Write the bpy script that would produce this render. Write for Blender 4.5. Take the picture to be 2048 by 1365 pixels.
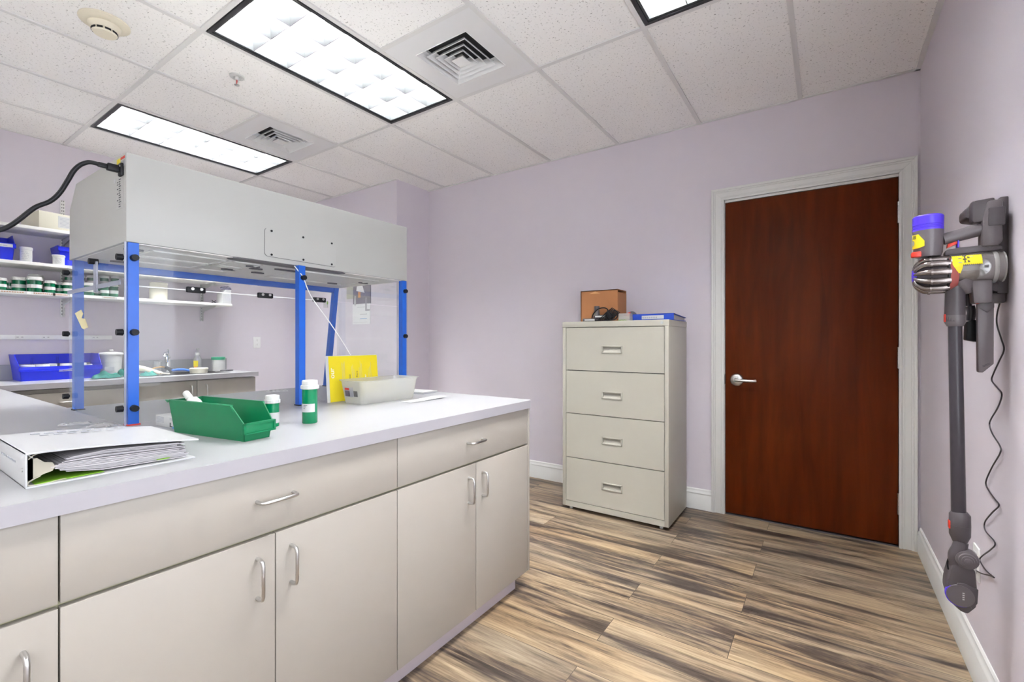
import bpy, bmesh, math, random
from mathutils import Matrix, Vector
random.seed(7)
PI = math.pi
for o in list(bpy.data.objects):
    bpy.data.objects.remove(o)
SC = bpy.context.scene
COL = SC.collection

# ---------------------------------------------------------------- camera, world, exposure
CAMH = 1.2054
cd = bpy.data.cameras.new('camera')
cam = bpy.data.objects.new('camera', cd)
COL.objects.link(cam)
cam.location = (0, 0, CAMH)
cam.rotation_euler = (PI/2, 0, 0.59599)
cd.sensor_fit = 'HORIZONTAL'
cd.sensor_width = 36.0
cd.lens = 925.92/2048*36.0
cd.shift_y = -1.17/2048
cd.clip_start = 0.02
SC.camera = cam
w = bpy.data.worlds.new('world')
SC.world = w
w.use_nodes = True
w.node_tree.nodes['Background'].inputs[0].default_value = (0.9, 0.93, 1.0, 1)
w.node_tree.nodes['Background'].inputs[1].default_value = 0.75   # fill light, let in by the added window
SC.view_settings.view_transform = 'Standard'
SC.view_settings.look = 'None'
SC.view_settings.gamma = 1.0
SC.view_settings.use_curve_mapping = False
SC.view_settings.exposure = 3.05
LAMP = 26.0            # radiance of the fluorescent tubes
SC.cycles.use_denoising = True
SC.cycles.max_bounces = 10
SC.cycles.diffuse_bounces = 6
SC.cycles.transparent_max_bounces = 24
SC.cycles.sample_clamp_indirect = 6.0

WY0, WY1, WZ0, WZ1 = -1.4, 1.65, 0.80, 2.05      # unseen window added in the right wall to brighten the room
pl_ = bpy.data.lights.new('added_window_fill', 'AREA')
pl_.shape = 'RECTANGLE'
pl_.size, pl_.size_y = WZ1-WZ0, WY1-WY0
pl_.cycles.is_portal = True
po_ = bpy.data.objects.new('added_window_fill', pl_)
COL.objects.link(po_)
po_.location = (0.4457+0.10, (WY0+WY1)/2, (WZ0+WZ1)/2)
po_.rotation_euler = (0, PI/2, 0)

# ---------------------------------------------------------------- room numbers
H = 2.751          # ceiling
XR = 0.4457        # right wall
YB = 3.493         # wall with the door
XL = -4.983        # left wall
YF = 3.06          # wall beyond the hood
XP = -3.415        # where that wall steps back
YR = -2.2          # wall behind the camera
GX0, GY0, FT = -2.575, 1.0398, 0.3048
def gx(n): return GX0+n*FT
def gy(n): return GY0+n*FT
ZC = 0.915         # worktop height

# ---------------------------------------------------------------- materials
def new_mat(name):
    m = bpy.data.materials.new(name)
    m.use_nodes = True
    nt = m.node_tree
    return m, nt, nt.nodes['Principled BSDF']
def mat(name, c, r=0.5, metal=0.0, spec=0.5, var=0.0, vscale=8.0, bump=0.0, bscale=200.0, emit=None, coat=0.0):
    m, nt, b = new_mat(name)
    b.inputs['Base Color'].default_value = (*c, 1)
    b.inputs['Roughness'].default_value = r
    b.inputs['Metallic'].default_value = metal
    b.inputs['Specular IOR Level'].default_value = spec
    b.inputs['Coat Weight'].default_value = coat
    tc = nt.nodes.new('ShaderNodeTexCoord')
    if var > 0:
        n = nt.nodes.new('ShaderNodeTexNoise')
        n.inputs['Scale'].default_value = vscale
        n.inputs['Detail'].default_value = 4
        nt.links.new(tc.outputs['Object'], n.inputs['Vector'])
        mx = nt.nodes.new('ShaderNodeMix')
        mx.data_type = 'RGBA'
        mx.inputs[6].default_value = (*[x*(1-var) for x in c], 1)
        mx.inputs[7].default_value = (*[min(1, x*(1+var)) for x in c], 1)
        nt.links.new(n.outputs['Fac'], mx.inputs[0])
        nt.links.new(mx.outputs[2], b.inputs['Base Color'])
    if bump > 0:
        n2 = nt.nodes.new('ShaderNodeTexNoise')
        n2.inputs['Scale'].default_value = bscale
        nt.links.new(tc.outputs['Object'], n2.inputs['Vector'])
        bp = nt.nodes.new('ShaderNodeBump')
        bp.inputs['Strength'].default_value = bump
        bp.inputs['Distance'].default_value = 0.002
        nt.links.new(n2.outputs['Fac'], bp.inputs['Height'])
        nt.links.new(bp.outputs['Normal'], b.inputs['Normal'])
    if emit:
        b.inputs['Emission Color'].default_value = (*emit[0], 1)
        b.inputs['Emission Strength'].default_value = emit[1]
    return m
def clear_mat(name, tint=(0.97, 0.98, 0.98), haze=0.05, hazecol=(0.9, 0.9, 0.92), gloss=0.06, rough=0.03):
    m = bpy.data.materials.new(name)
    m.use_nodes = True
    nt = m.node_tree
    nt.nodes.clear()
    out = nt.nodes.new('ShaderNodeOutputMaterial')
    tr = nt.nodes.new('ShaderNodeBsdfTransparent')
    tr.inputs[0].default_value = (*tint, 1)
    df = nt.nodes.new('ShaderNodeBsdfDiffuse')
    df.inputs[0].default_value = (*hazecol, 1)
    tl = nt.nodes.new('ShaderNodeBsdfTranslucent')
    tl.inputs[0].default_value = (*hazecol, 1)
    ms = nt.nodes.new('ShaderNodeMixShader')
    ms.inputs[0].default_value = 0.5
    nt.links.new(df.outputs[0], ms.inputs[1])
    nt.links.new(tl.outputs[0], ms.inputs[2])
    m1 = nt.nodes.new('ShaderNodeMixShader')
    m1.inputs[0].default_value = haze
    nt.links.new(tr.outputs[0], m1.inputs[1])
    nt.links.new(ms.outputs[0], m1.inputs[2])
    gl = nt.nodes.new('ShaderNodeBsdfGlossy')
    gl.inputs['Roughness'].default_value = rough
    lw = nt.nodes.new('ShaderNodeLayerWeight')
    lw.inputs[0].default_value = 0.25
    mu = nt.nodes.new('ShaderNodeMath')
    mu.operation = 'MULTIPLY_ADD'
    mu.inputs[1].default_value = 0.16
    mu.inputs[2].default_value = gloss*0.5
    nt.links.new(lw.outputs['Fresnel'], mu.inputs[0])
    m2 = nt.nodes.new('ShaderNodeMixShader')
    nt.links.new(mu.outputs[0], m2.inputs[0])
    nt.links.new(m1.outputs[0], m2.inputs[1])
    nt.links.new(gl.outputs[0], m2.inputs[2])
    nt.links.new(m2.outputs[0], out.inputs[0])
    return m

def ceiling_mat():
    m, nt, b = new_mat('ceiling_tile')
    tc = nt.nodes.new('ShaderNodeTexCoord')
    n = nt.nodes.new('ShaderNodeTexNoise')
    n.inputs['Scale'].default_value = 95
    n.inputs['Detail'].default_value = 3
    n.inputs['Roughness'].default_value = 0.7
    nt.links.new(tc.outputs['Object'], n.inputs['Vector'])
    r = nt.nodes.new('ShaderNodeValToRGB')
    r.color_ramp.elements[0].position = 0.30
    r.color_ramp.elements[0].color = (0.33, 0.32, 0.30, 1)
    r.color_ramp.elements[1].position = 0.40
    r.color_ramp.elements[1].color = (0.90, 0.885, 0.865, 1)
    nt.links.new(n.outputs['Fac'], r.inputs[0])
    nt.links.new(r.outputs[0], b.inputs['Base Color'])
    b.inputs['Roughness'].default_value = 0.95
    b.inputs['Specular IOR Level'].default_value = 0.1
    return m
def floor_mat():
    m, nt, b = new_mat('wood_plank')
    N, Lk = nt.nodes.new, nt.links.new
    tc = N('ShaderNodeTexCoord')
    br = N('ShaderNodeTexBrick')
    br.inputs['Color1'].default_value = (0, 0, 0, 1)
    br.inputs['Color2'].default_value = (1, 1, 1, 1)
    br.inputs['Mortar'].default_value = (0.5, 0.5, 0.5, 1)
    br.inputs['Scale'].default_value = 1
    br.inputs['Mortar Size'].default_value = 0.0011
    br.inputs['Brick Width'].default_value = 1.22
    br.inputs['Row Height'].default_value = 0.178
    br.offset = 0.37
    br.offset_frequency = 2
    mp0 = N('ShaderNodeMapping')
    mp0.inputs['Location'].default_value = (0.31, 0.05, 0)
    Lk(tc.outputs['Object'], mp0.inputs['Vector'])
    Lk(mp0.outputs[0], br.inputs['Vector'])
    # every plank shifts the grain
    sc = N('ShaderNodeVectorMath')
    sc.operation = 'SCALE'
    sc.inputs['Scale'].default_value = 23.0
    Lk(br.outputs['Color'], sc.inputs[0])
    ad = N('ShaderNodeVectorMath')
    ad.operation = 'ADD'
    Lk(tc.outputs['Object'], ad.inputs[0])
    Lk(sc.outputs[0], ad.inputs[1])
    def noise(sx, sy, detail, rough, dist):
        mp = N('ShaderNodeMapping')
        mp.inputs['Scale'].default_value = (sx, sy, 1)
        Lk(ad.outputs[0], mp.inputs['Vector'])
        n = N('ShaderNodeTexNoise')
        n.inputs['Scale'].default_value = 1
        n.inputs['Detail'].default_value = detail
        n.inputs['Roughness'].default_value = rough
        n.inputs['Distortion'].default_value = dist
        Lk(mp.outputs[0], n.inputs['Vector'])
        return n
    n1 = noise(1.1, 9.0, 6, 0.70, 0.6)
    r1 = N('ShaderNodeValToRGB')
    e = r1.color_ramp.elements
    e[0].position = 0.28
    e[0].color = (0.050, 0.037, 0.029, 1)
    e[1].position = 0.72
    e[1].color = (0.440, 0.345, 0.228, 1)
    for p, c in ((0.37, (0.098, 0.073, 0.056, 1)), (0.44, (0.198, 0.145, 0.096, 1)), (0.52, (0.305, 0.231, 0.150, 1)), (0.60, (0.380, 0.291, 0.190, 1))):
        k = e.new(p)
        k.color = c
    n4 = noise(1.7, 30.0, 4, 0.6, 0.4)
    mm = N('ShaderNodeMath')
    mm.operation = 'MULTIPLY_ADD'
    mm.inputs[1].default_value = 0.50
    Lk(n4.outputs['Fac'], mm.inputs[0])
    m0 = N('ShaderNodeMath')
    m0.operation = 'MULTIPLY_ADD'
    m0.inputs[1].default_value = 1.10
    m0.inputs[2].default_value = -0.345
    Lk(n1.outputs['Fac'], m0.inputs[0])
    Lk(m0.outputs[0], mm.inputs[2])
    Lk(mm.outputs[0], r1.inputs[0])
    n2 = noise(5, 150, 3, 0.6, 0.2)
    r2 = N('ShaderNodeValToRGB')
    r2.color_ramp.elements[0].position = 0.36
    r2.color_ramp.elements[0].color = (0.60, 0.57, 0.54, 1)
    r2.color_ramp.elements[1].position = 0.60
    r2.color_ramp.elements[1].color = (1.0, 1.0, 1.0, 1)
    Lk(n2.outputs['Fac'], r2.inputs[0])
    mx = N('ShaderNodeMix')
    mx.data_type = 'RGBA'
    mx.blend_type = 'MULTIPLY'
    mx.inputs[0].default_value = 0.75
    Lk(r1.outputs[0], mx.inputs[6])
    Lk(r2.outputs[0], mx.inputs[7])
    # grey / warm patches
    n3 = noise(1.1, 4.0, 2, 0.5, 0.0)
    r3 = N('ShaderNodeValToRGB')
    r3.color_ramp.elements[0].position = 0.35
    r3.color_ramp.elements[0].color = (0.92, 0.95, 1.02, 1)
    r3.color_ramp.elements[1].position = 0.68
    r3.color_ramp.elements[1].color = (1.06, 0.98, 0.88, 1)
    Lk(n3.outputs['Fac'], r3.inputs[0])
    mx3 = N('ShaderNodeMix')
    mx3.data_type = 'RGBA'
    mx3.blend_type = 'MULTIPLY'
    mx3.inputs[0].default_value = 1.0
    Lk(mx.outputs[2], mx3.inputs[6])
    Lk(r3.outputs[0], mx3.inputs[7])
    mj = N('ShaderNodeMix')
    mj.data_type = 'RGBA'
    mj.inputs[7].default_value = (0.05, 0.035, 0.025, 1)
    Lk(br.outputs['Fac'], mj.inputs[0])
    Lk(mx3.outputs[2], mj.inputs[6])
    Lk(mj.outputs[2], b.inputs['Base Color'])
    b.inputs['Roughness'].default_value = 0.42
    b.inputs['Specular IOR Level'].default_value = 0.4
    bp = N('ShaderNodeBump')
    bp.inputs['Strength'].default_value = 0.15
    bp.inputs['Distance'].default_value = 0.001
    Lk(n2.outputs['Fac'], bp.inputs['Height'])
    Lk(bp.outputs['Normal'], b.inputs['Normal'])
    return m
def wood_mat(name, dark, light, sx, sy, sz, rough, coat=0.0):
    m, nt, b = new_mat(name)
    N, Lk = nt.nodes.new, nt.links.new
    tc = N('ShaderNodeTexCoord')
    mp = N('ShaderNodeMapping')
    mp.inputs['Scale'].default_value = (sx, sy, sz)
    Lk(tc.outputs['Object'], mp.inputs['Vector'])
    n = N('ShaderNodeTexNoise')
    n.inputs['Scale'].default_value = 1
    n.inputs['Detail'].default_value = 6
    n.inputs['Roughness'].default_value = 0.6
    n.inputs['Distortion'].default_value = 0.4
    Lk(mp.outputs[0], n.inputs['Vector'])
    r = N('ShaderNodeValToRGB')
    r.color_ramp.elements[0].position = 0.32
    r.color_ramp.elements[0].color = (*dark, 1)
    r.color_ramp.elements[1].position = 0.70
    r.color_ramp.elements[1].color = (*light, 1)
    Lk(n.outputs['Fac'], r.inputs[0])
    Lk(r.outputs[0], b.inputs['Base Color'])
    b.inputs['Roughness'].default_value = rough
    b.inputs['Coat Weight'].default_value = coat
    b.inputs['Coat Roughness'].default_value = 0.25
    b.inputs['Specular IOR Level'].default_value = 0.13
    return m

M = {}
M['wall'] = mat('lavender_paint', (0.69, 0.64, 0.70), 0.55, spec=0.3, var=0.015, vscale=3)
M['ceiling'] = ceiling_mat()
M['tee'] = mat('white_tee', (0.70, 0.69, 0.675), 0.5)
M['trim'] = mat('white_trim_paint', (0.74, 0.74, 0.72), 0.35)
M['floor'] = floor_mat()
M['door'] = wood_mat('cherry_veneer', (0.060, 0.0098, 0.0012), (0.122, 0.0215, 0.0030), 9, 9, 1.1, 0.36, 0.0)
M['steel'] = mat('satin_nickel', (0.62, 0.61, 0.60), 0.32, metal=1.0)
M['chrome'] = mat('chrome', (0.75, 0.76, 0.77), 0.12, metal=1.0)
M['counter'] = mat('white_laminate', (0.345, 0.345, 0.355), 0.38, var=0.012, vscale=40)
M['counteredge'] = mat('laminate_edge', (0.35, 0.335, 0.357), 0.4)
M['cabinet'] = mat('almond_laminate', (0.355, 0.325, 0.285), 0.42, var=0.012, vscale=5)
M['gap'] = mat('carcass_edge', (0.42, 0.40, 0.26), 0.6)
M['toe'] = mat('mauve_toe_kick', (0.46, 0.41, 0.44), 0.6)
M['filing'] = mat('putty_enamel', (0.47, 0.45, 0.385), 0.38, var=0.01)
M['dark'] = mat('dark_void', (0.012, 0.012, 0.013), 0.7)
M['black'] = mat('black_plastic', (0.008, 0.008, 0.010), 0.45, spec=0.3)
M['hood'] = mat('hood_enamel', (0.44, 0.44, 0.418), 0.42, var=0.01)
M['hoodunder'] = mat('hood_underside', (0.78, 0.755, 0.72), 0.5)
M['blueframe'] = mat('blue_enamel', (0.012, 0.115, 0.56), 0.35, var=0.05, vscale=30)
M['acrylic'] = clear_mat('clear_acrylic', haze=0.022, gloss=0.03)
M['acrylicedge'] = clear_mat('acrylic_edge', haze=0.6, hazecol=(0.60, 0.62, 0.72))
M['pane'] = clear_mat('added_window_glass', haze=0.0, gloss=0.04)
M['film'] = clear_mat('plastic_film', haze=0.35, gloss=0.1)
M['white'] = mat('white_plastic', (0.60, 0.60, 0.585), 0.4)
M['wallwhite'] = mat('bright_white_plastic', (0.84, 0.84, 0.83), 0.4)
M['binder'] = mat('white_vinyl', (0.47, 0.47, 0.475), 0.35)
M['ringplate'] = mat('cream_metal', (0.36, 0.33, 0.26), 0.45)
M['paper'] = mat('paper', (0.52, 0.52, 0.52), 0.8)
M['pages'] = mat('page_edges', (0.46, 0.435, 0.45), 0.9, var=0.12, vscale=60)
M['cream'] = mat('cream_plastic', (0.76, 0.70, 0.56), 0.5)
M['ivory'] = mat('ivory_cream', (0.64, 0.61, 0.50), 0.5)
M['ink'] = mat('dark_ink', (0.06, 0.06, 0.07), 0.8)
M['greyink'] = mat('grey_ink', (0.35, 0.36, 0.40), 0.8)
M['redink'] = mat('red_ink', (0.60, 0.05, 0.03), 0.7)
M['brownink'] = mat('brown_ink', (0.35, 0.18, 0.10), 0.8)
M['greenbin'] = mat('green_polymer', (0.0, 0.165, 0.060), 0.38, var=0.04)
M['bluebin'] = mat('blue_polymer', (0.004, 0.018, 0.62), 0.32)
M['greenvial'] = mat('green_vial', (0.0, 0.20, 0.075), 0.18, spec=0.6)
M['darkvial'] = mat('dark_green_vial', (0.0, 0.115, 0.048), 0.2, spec=0.6)
M['yellow'] = mat('yellow_sheet', (0.72, 0.58, 0.006), 0.55)
M['tub'] = clear_mat('translucent_tub', tint=(0.93, 0.93, 0.90), haze=0.36, hazecol=(0.95, 0.95, 0.93), gloss=0.1, rough=0.2)
M['tape'] = mat('masking_tape', (0.72, 0.64, 0.38), 0.7)
M['teal'] = mat('teal_cloth', (0.05, 0.30, 0.25), 0.85, var=0.15, vscale=25)
M['brown'] = mat('brown_carton', (0.40, 0.165, 0.06), 0.7, var=0.06, vscale=14)
M['brownin'] = mat('pale_carton', (0.62, 0.33, 0.14), 0.8)
M['bluebinder'] = mat('blue_vinyl', (0.006, 0.05, 0.42), 0.4)
M['darkgrey'] = mat('dark_grey_plastic', (0.085, 0.078, 0.085), 0.45)
M['vac'] = mat('vacuum_grey', (0.078, 0.066, 0.073), 0.36)
M['vaclight'] = mat('vacuum_light_grey', (0.125, 0.108, 0.115), 0.32)
M['vacpipe'] = mat('vacuum_pipe', (0.040, 0.034, 0.042), 0.3)
M['cyclone'] = mat('nickel_cyclone', (0.26, 0.225, 0.215), 0.22, metal=0.85)
M['purple'] = mat('violet_plastic', (0.075, 0.035, 0.62), 0.35)
M['red'] = mat('red_plastic', (0.62, 0.030, 0.012), 0.35)
M['maroon'] = mat('maroon_plastic', (0.30, 0.07, 0.06), 0.35)
M['vacbin'] = clear_mat('smoky_bin', tint=(0.72, 0.68, 0.67), haze=0.35, hazecol=(0.50, 0.47, 0.46), gloss=0.35, rough=0.08)
M['bluecap'] = mat('blue_rubber', (0.05, 0.17, 0.62), 0.45)
M['woodhandle'] = mat('wood_handle', (0.52, 0.30, 0.10), 0.6)
M['sink'] = mat('sink_steel', (0.42, 0.42, 0.42), 0.3, metal=1.0)
M['rack'] = mat('zinc_rail', (0.52, 0.53, 0.52), 0.45, metal=0.4)
M['shelf'] = mat('white_shelf', (0.76, 0.755, 0.735), 0.45)
M['louver'] = mat('white_louver', (0.86, 0.87, 0.87), 0.35)
M['blade'] = mat('grey_louver', (0.085, 0.089, 0.090), 0.5)
M['blackframe'] = mat('black_light_frame', (0.02, 0.02, 0.022), 0.35)
M['tube'] = mat('lit_tube', (1, 1, 1), 0.5, emit=((0.97, 0.985, 1.0), LAMP))
M['boosttube'] = mat('lit_boosted_tube', (1, 1, 1), 0.5, emit=((0.97, 0.985, 1.0), LAMP*1.35))  # stronger copy of the tube emission, to lift the shelf wall side
M['vent'] = mat('vent_enamel', (0.74, 0.735, 0.735), 0.45)
M['violetpaper'] = mat('violet_crumple', (0.38, 0.36, 0.50), 0.7)
M['orange'] = mat('orange_print', (0.75, 0.32, 0.08), 0.7)
M['olivepaper'] = mat('pale_olive_paper', (0.46, 0.45, 0.36), 0.8)
M['photo'] = mat('dark_print', (0.14, 0.12, 0.15), 0.7, var=0.4, vscale=70)
M['bluebar'] = mat('blue_print', (0.10, 0.30, 0.62), 0.7)
M['soap'] = clear_mat('clear_soap_bottle', tint=(0.9, 0.92, 0.92), haze=0.3, gloss=0.2)
M['green'] = mat('green_lid', (0.02, 0.27, 0.14), 0.45)
M['limegreen'] = mat('lime_divider', (0.16, 0.36, 0.015), 0.6)
M['foil'] = mat('foil', (0.6, 0.6, 0.6), 0.35, metal=0.6)

# ---------------------------------------------------------------- mesh builder
class MB:
    def __init__(self):
        self.bm = bmesh.new()
    def _merge(self, t, m=None):
        if m is not None:
            bmesh.ops.transform(t, matrix=m, verts=t.verts)
        me = bpy.data.meshes.new('tmp')
        t.to_mesh(me)
        t.free()
        self.bm.from_mesh(me)
        bpy.data.meshes.remove(me)
        return self
    def box(self, x0, x1, y0, y1, z0, z1, bev=0.0, seg=2, m=None):
        t = bmesh.new()
        bmesh.ops.create_cube(t, size=1)
        for v in t.verts:
            v.co = Vector(((x0+x1)/2+v.co.x*abs(x1-x0), (y0+y1)/2+v.co.y*abs(y1-y0), (z0+z1)/2+v.co.z*abs(z1-z0)))
        if bev > 0:
            bmesh.ops.bevel(t, geom=t.edges[:], offset=bev, segments=seg, affect='EDGES', profile=0.5)
        return self._merge(t, m)
    def hexa(self, p, m=None):
        # p: 4 bottom corners then 4 top corners, same order
        t = bmesh.new()
        v = [t.verts.new(q) for q in p]
        for f in ((3, 2, 1, 0), (4, 5, 6, 7), (0, 1, 5, 4), (1, 2, 6, 5), (2, 3, 7, 6), (3, 0, 4, 7)):
            t.faces.new([v[i] for i in f])
        bmesh.ops.recalc_face_normals(t, faces=t.faces)
        return self._merge(t, m)
    def prism(self, poly, axis, c0, c1, bev=0.0, m=None):
        t = bmesh.new()
        def pt(a, b, c):
            return {'x': (c, a, b), 'y': (a, c, b), 'z': (a, b, c)}[axis]
        lo = [t.verts.new(pt(a, b, c0)) for a, b in poly]
        hi = [t.verts.new(pt(a, b, c1)) for a, b in poly]
        n = len(poly)
        t.faces.new(lo[::-1])
        t.faces.new(hi)
        for i in range(n):
            t.faces.new((lo[i], lo[(i+1) % n], hi[(i+1) % n], hi[i]))
        bmesh.ops.recalc_face_normals(t, faces=t.faces)
        if bev > 0:
            bmesh.ops.bevel(t, geom=t.edges[:], offset=bev, segments=2, affect='EDGES', profile=0.5)
        return self._merge(t, m)
    def cyl(self, p0, p1, r0, r1=None, n=24, m=None):
        p0, p1 = Vector(p0), Vector(p1)
        r1 = r0 if r1 is None else r1
        d = p1-p0
        t = bmesh.new()
        bmesh.ops.create_cone(t, cap_ends=True, segments=n, radius1=max(r0, 1e-5), radius2=max(r1, 1e-5), depth=d.length)
        q = d.to_track_quat('Z', 'Y').to_matrix().to_4x4()
        mm = Matrix.Translation((p0+p1)/2) @ q
        bmesh.ops.transform(t, matrix=mm, verts=t.verts)
        return self._merge(t, m)
    def lathe(self, prof, c=(0, 0, 0), axis='z', n=32, m=None, sx=1.0, sy=1.0):
        t = bmesh.new()
        rings = []
        for r, z in prof:
            if r < 1e-6:
                rings.append([t.verts.new((0, 0, z))])
            else:
                rings.append([t.verts.new((r*sx*math.cos(2*PI*i/n), r*sy*math.sin(2*PI*i/n), z)) for i in range(n)])
        for a, b in zip(rings, rings[1:]):
            for i in range(n):
                j = (i+1) % n
                if len(a) == 1 and len(b) == 1:
                    continue
                if len(a) == 1:
                    t.faces.new((a[0], b[i], b[j]))
                elif len(b) == 1:
                    t.faces.new((a[i], a[j], b[0]))
                else:
                    t.faces.new((a[i], a[j], b[j], b[i]))
        bmesh.ops.recalc_face_normals(t, faces=t.faces)
        R = {'z': Matrix.Identity(4), 'x': Matrix.Rotation(PI/2, 4, 'Y'), 'y': Matrix.Rotation(-PI/2, 4, 'X')}[axis]
        mm = Matrix.Translation(c) @ R
        bmesh.ops.transform(t, matrix=mm, verts=t.verts)
        return self._merge(t, m)
    def tube(self, pts, r, n=10, m=None, smooth=0, rs=None):
        P = [Vector(p) for p in pts]
        if smooth:
            Q = []
            for i in range(len(P)-1):
                a, b, c, d = P[max(i-1, 0)], P[i], P[i+1], P[min(i+2, len(P)-1)]
                for k in range(smooth):
                    s = k/smooth
                    Q.append(0.5*((2*b)+(c-a)*s+(2*a-5*b+4*c-d)*s*s+(3*b-a-3*c+d)*s**3))
            Q.append(P[-1])
            P = Q
        t = bmesh.new()
        T = [(P[min(i+1, len(P)-1)]-P[max(i-1, 0)]).normalized() for i in range(len(P))]
        u = T[0].orthogonal().normalized()
        rings = []
        for i, p in enumerate(P):
            u = (u-T[i]*u.dot(T[i])).normalized()
            v = T[i].cross(u)
            rr = r if rs is None else rs[0]+(rs[1]-rs[0])*i/(len(P)-1)
            rings.append([t.verts.new(p+(u*math.cos(2*PI*k/n)+v*math.sin(2*PI*k/n))*rr) for k in range(n)])
        for a, b in zip(rings, rings[1:]):
            for k in range(n):
                t.faces.new((a[k], a[(k+1) % n], b[(k+1) % n], b[k]))
        t.faces.new(rings[0][::-1])
        t.faces.new(rings[-1])
        bmesh.ops.recalc_face_normals(t, faces=t.faces)
        return self._merge(t, m)
    def ball(self, c, r, s=(1, 1, 1), n=20, m=None):
        t = bmesh.new()
        bmesh.ops.create_uvsphere(t, u_segments=n, v_segments=n//2, radius=r)
        mm = Matrix.Translation(c) @ Matrix.Diagonal((*s, 1))
        bmesh.ops.transform(t, matrix=mm, verts=t.verts)
        return self._merge(t, m)

ROOTM = {}
def tag(o, label=None, cat=None, group=None, kind=None):
    if label: o['label'] = label
    if cat: o['category'] = cat
    if group: o['group'] = group
    if kind: o['kind'] = kind
    return o
def thing(name, label, cat, loc=(0, 0, 0), rz=0.0, group=None):
    o = bpy.data.objects.new(name, None)
    COL.objects.link(o)
    o.empty_display_size = 0.05
    o.location = loc
    o.rotation_euler = (0, 0, rz)
    ROOTM[o.name] = Matrix.Translation(loc) @ Matrix.Rotation(rz, 4, 'Z')
    return tag(o, label, cat, group)
def obj(name, mb, m, parent=None, label=None, local=False, smooth=True, angle=38):
    """links the builder as one mesh; coordinates are world ones unless local"""
    me = bpy.data.meshes.new(name)
    if parent is not None and not local:
        R = ROOTM.get(parent.name)
        if R is not None:
            bmesh.ops.transform(mb.bm, matrix=R.inverted(), verts=mb.bm.verts)
    mb.bm.to_mesh(me)
    mb.bm.free()
    if smooth:
        me.polygons.foreach_set('use_smooth', [True]*len(me.polygons))
        me.set_sharp_from_angle(angle=math.radians(angle))
    for k in (m if isinstance(m, (list, tuple)) else [m]):
        me.materials.append(k)
    o = bpy.data.objects.new(name, me)
    COL.objects.link(o)
    if parent is not None:
        o.parent = parent
        ROOTM[o.name] = ROOTM.get(parent.name, Matrix.Identity(4))
    if label: o['label'] = label
    return o
def solo(name, mb, m, label, cat, group=None, kind=None):
    return tag(obj(name, mb, m), label, cat, group, kind)
def struct(name, mb, m):
    return tag(obj(name, mb, m), kind='structure')
def copy_tree(o, parent=None):
    c = o.copy()
    COL.objects.link(c)
    if parent is not None:
        c.parent = parent
    for ch in list(o.children):
        copy_tree(ch, c)
    return c
def bars(mb, org, du, dv, rows, t=0.0006):
    """rows of printed marks lying on a surface: org, unit vectors du dv, rows of (u0,u1,v,height)"""
    o, a, b = Vector(org), Vector(du).normalized(), Vector(dv).normalized()
    n = a.cross(b).normalized()
    for u0, u1, v, hh in rows:
        p = [o+a*u0+b*v, o+a*u1+b*v, o+a*u1+b*(v+hh), o+a*u0+b*(v+hh)]
        mb.hexa([q-n*t*0.2 for q in p]+[q+n*t for q in p])
    return mb
def text(name, s, size, m, parent, loc, rot, align='LEFT', ext=0.0003):
    c = bpy.data.curves.new(name, 'FONT')
    c.body = s
    c.size = size
    c.extrude = ext
    c.align_x = align
    c.materials.append(m)
    tmp = bpy.data.objects.new('tmp_text', c)
    COL.objects.link(tmp)
    dg = bpy.context.evaluated_depsgraph_get()
    me = bpy.data.meshes.new_from_object(tmp.evaluated_get(dg))
    bpy.data.objects.remove(tmp)
    if not me.materials: me.materials.append(m)
    o = bpy.data.objects.new(name, me)
    COL.objects.link(o)
    R = Matrix.Identity(4) if parent is None else ROOTM.get(parent.name, Matrix.Identity(4))
    if not isinstance(rot, Matrix):
        from mathutils import Euler
        rot = Euler(rot).to_matrix().to_4x4()
    W = R.inverted() @ Matrix.Translation(loc) @ rot
    o.location, o.rotation_euler = W.to_translation(), W.to_euler()
    if parent is not None: o.parent = parent
    return o

# ================================================================ SETTING
struct('floor', MB().box(XL-0.2, XR+0.2, YR-0.2, YB+0.2, -0.1, 0.0), M['floor'])
# ceiling: tiles with openings for lights and vents
LIGHTS = [(0, 0), (-6, 0), (6, 0), (6, -10), (0, -10), (-6, -10)]  # row behind the camera is unseen, added for its light on the counters
VENTS = [(2, 2), (-4, 2)]
cb = MB()
xs = [XL-0.1]+[gx(n) for n in range(-6, 10, 2)]+[XR+0.1]
ys = [YR-0.1]+[gy(n) for n in range(-10, 8, 2)]+[YB+0.1]
for i in range(len(xs)-1):
    for j in range(len(ys)-1):
        cx, cy = (xs[i]+xs[i+1])/2, (ys[j]+ys[j+1])/2
        if any(gx(a) < cx < gx(a+2) and gy(b) < cy < gy(b+4) for a, b in LIGHTS): continue
        if any(gx(a) < cx < gx(a+2) and gy(b) < cy < gy(b+2) for a, b in VENTS): continue
        cb.box(xs[i], xs[i+1], ys[j], ys[j+1], H+0.005, H+0.02)
cb.box(XL-0.2, XR+0.2, YR-0.2, YB+0.2, H+0.25, H+0.3)
struct('ceiling', cb, M['ceiling'])
tb = MB()
TW = 0.012
for n in (-10, -6, 0, 4):
    tb.box(XL, XR, gy(n)-TW, gy(n)+TW, H-0.003, H+0.004)
for n in range(-6, 10, 2):
    tb.box(gx(n)-TW, gx(n)+TW, YR, YB if gx(n) > XP else YF, H-0.0035, H+0.004)
for a, b in VENTS:
    tb.box(gx(a), gx(a+2), gy(b)-TW, gy(b)+TW, H-0.003, H+0.004)
tb.box(XR-0.024, XR, YR, YB, H-0.003, H+0.004)
tb.box(XP, XR, YB-0.02, YB, H-0.003, H+0.004)
tb.box(XL, XL+0.02, YR, YF, H-0.003, H+0.004)
tb.box(XL, XP, YF-0.02, YF, H-0.003, H+0.004)
struct('trim_1', tb, M['tee'])
wr = MB()
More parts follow.
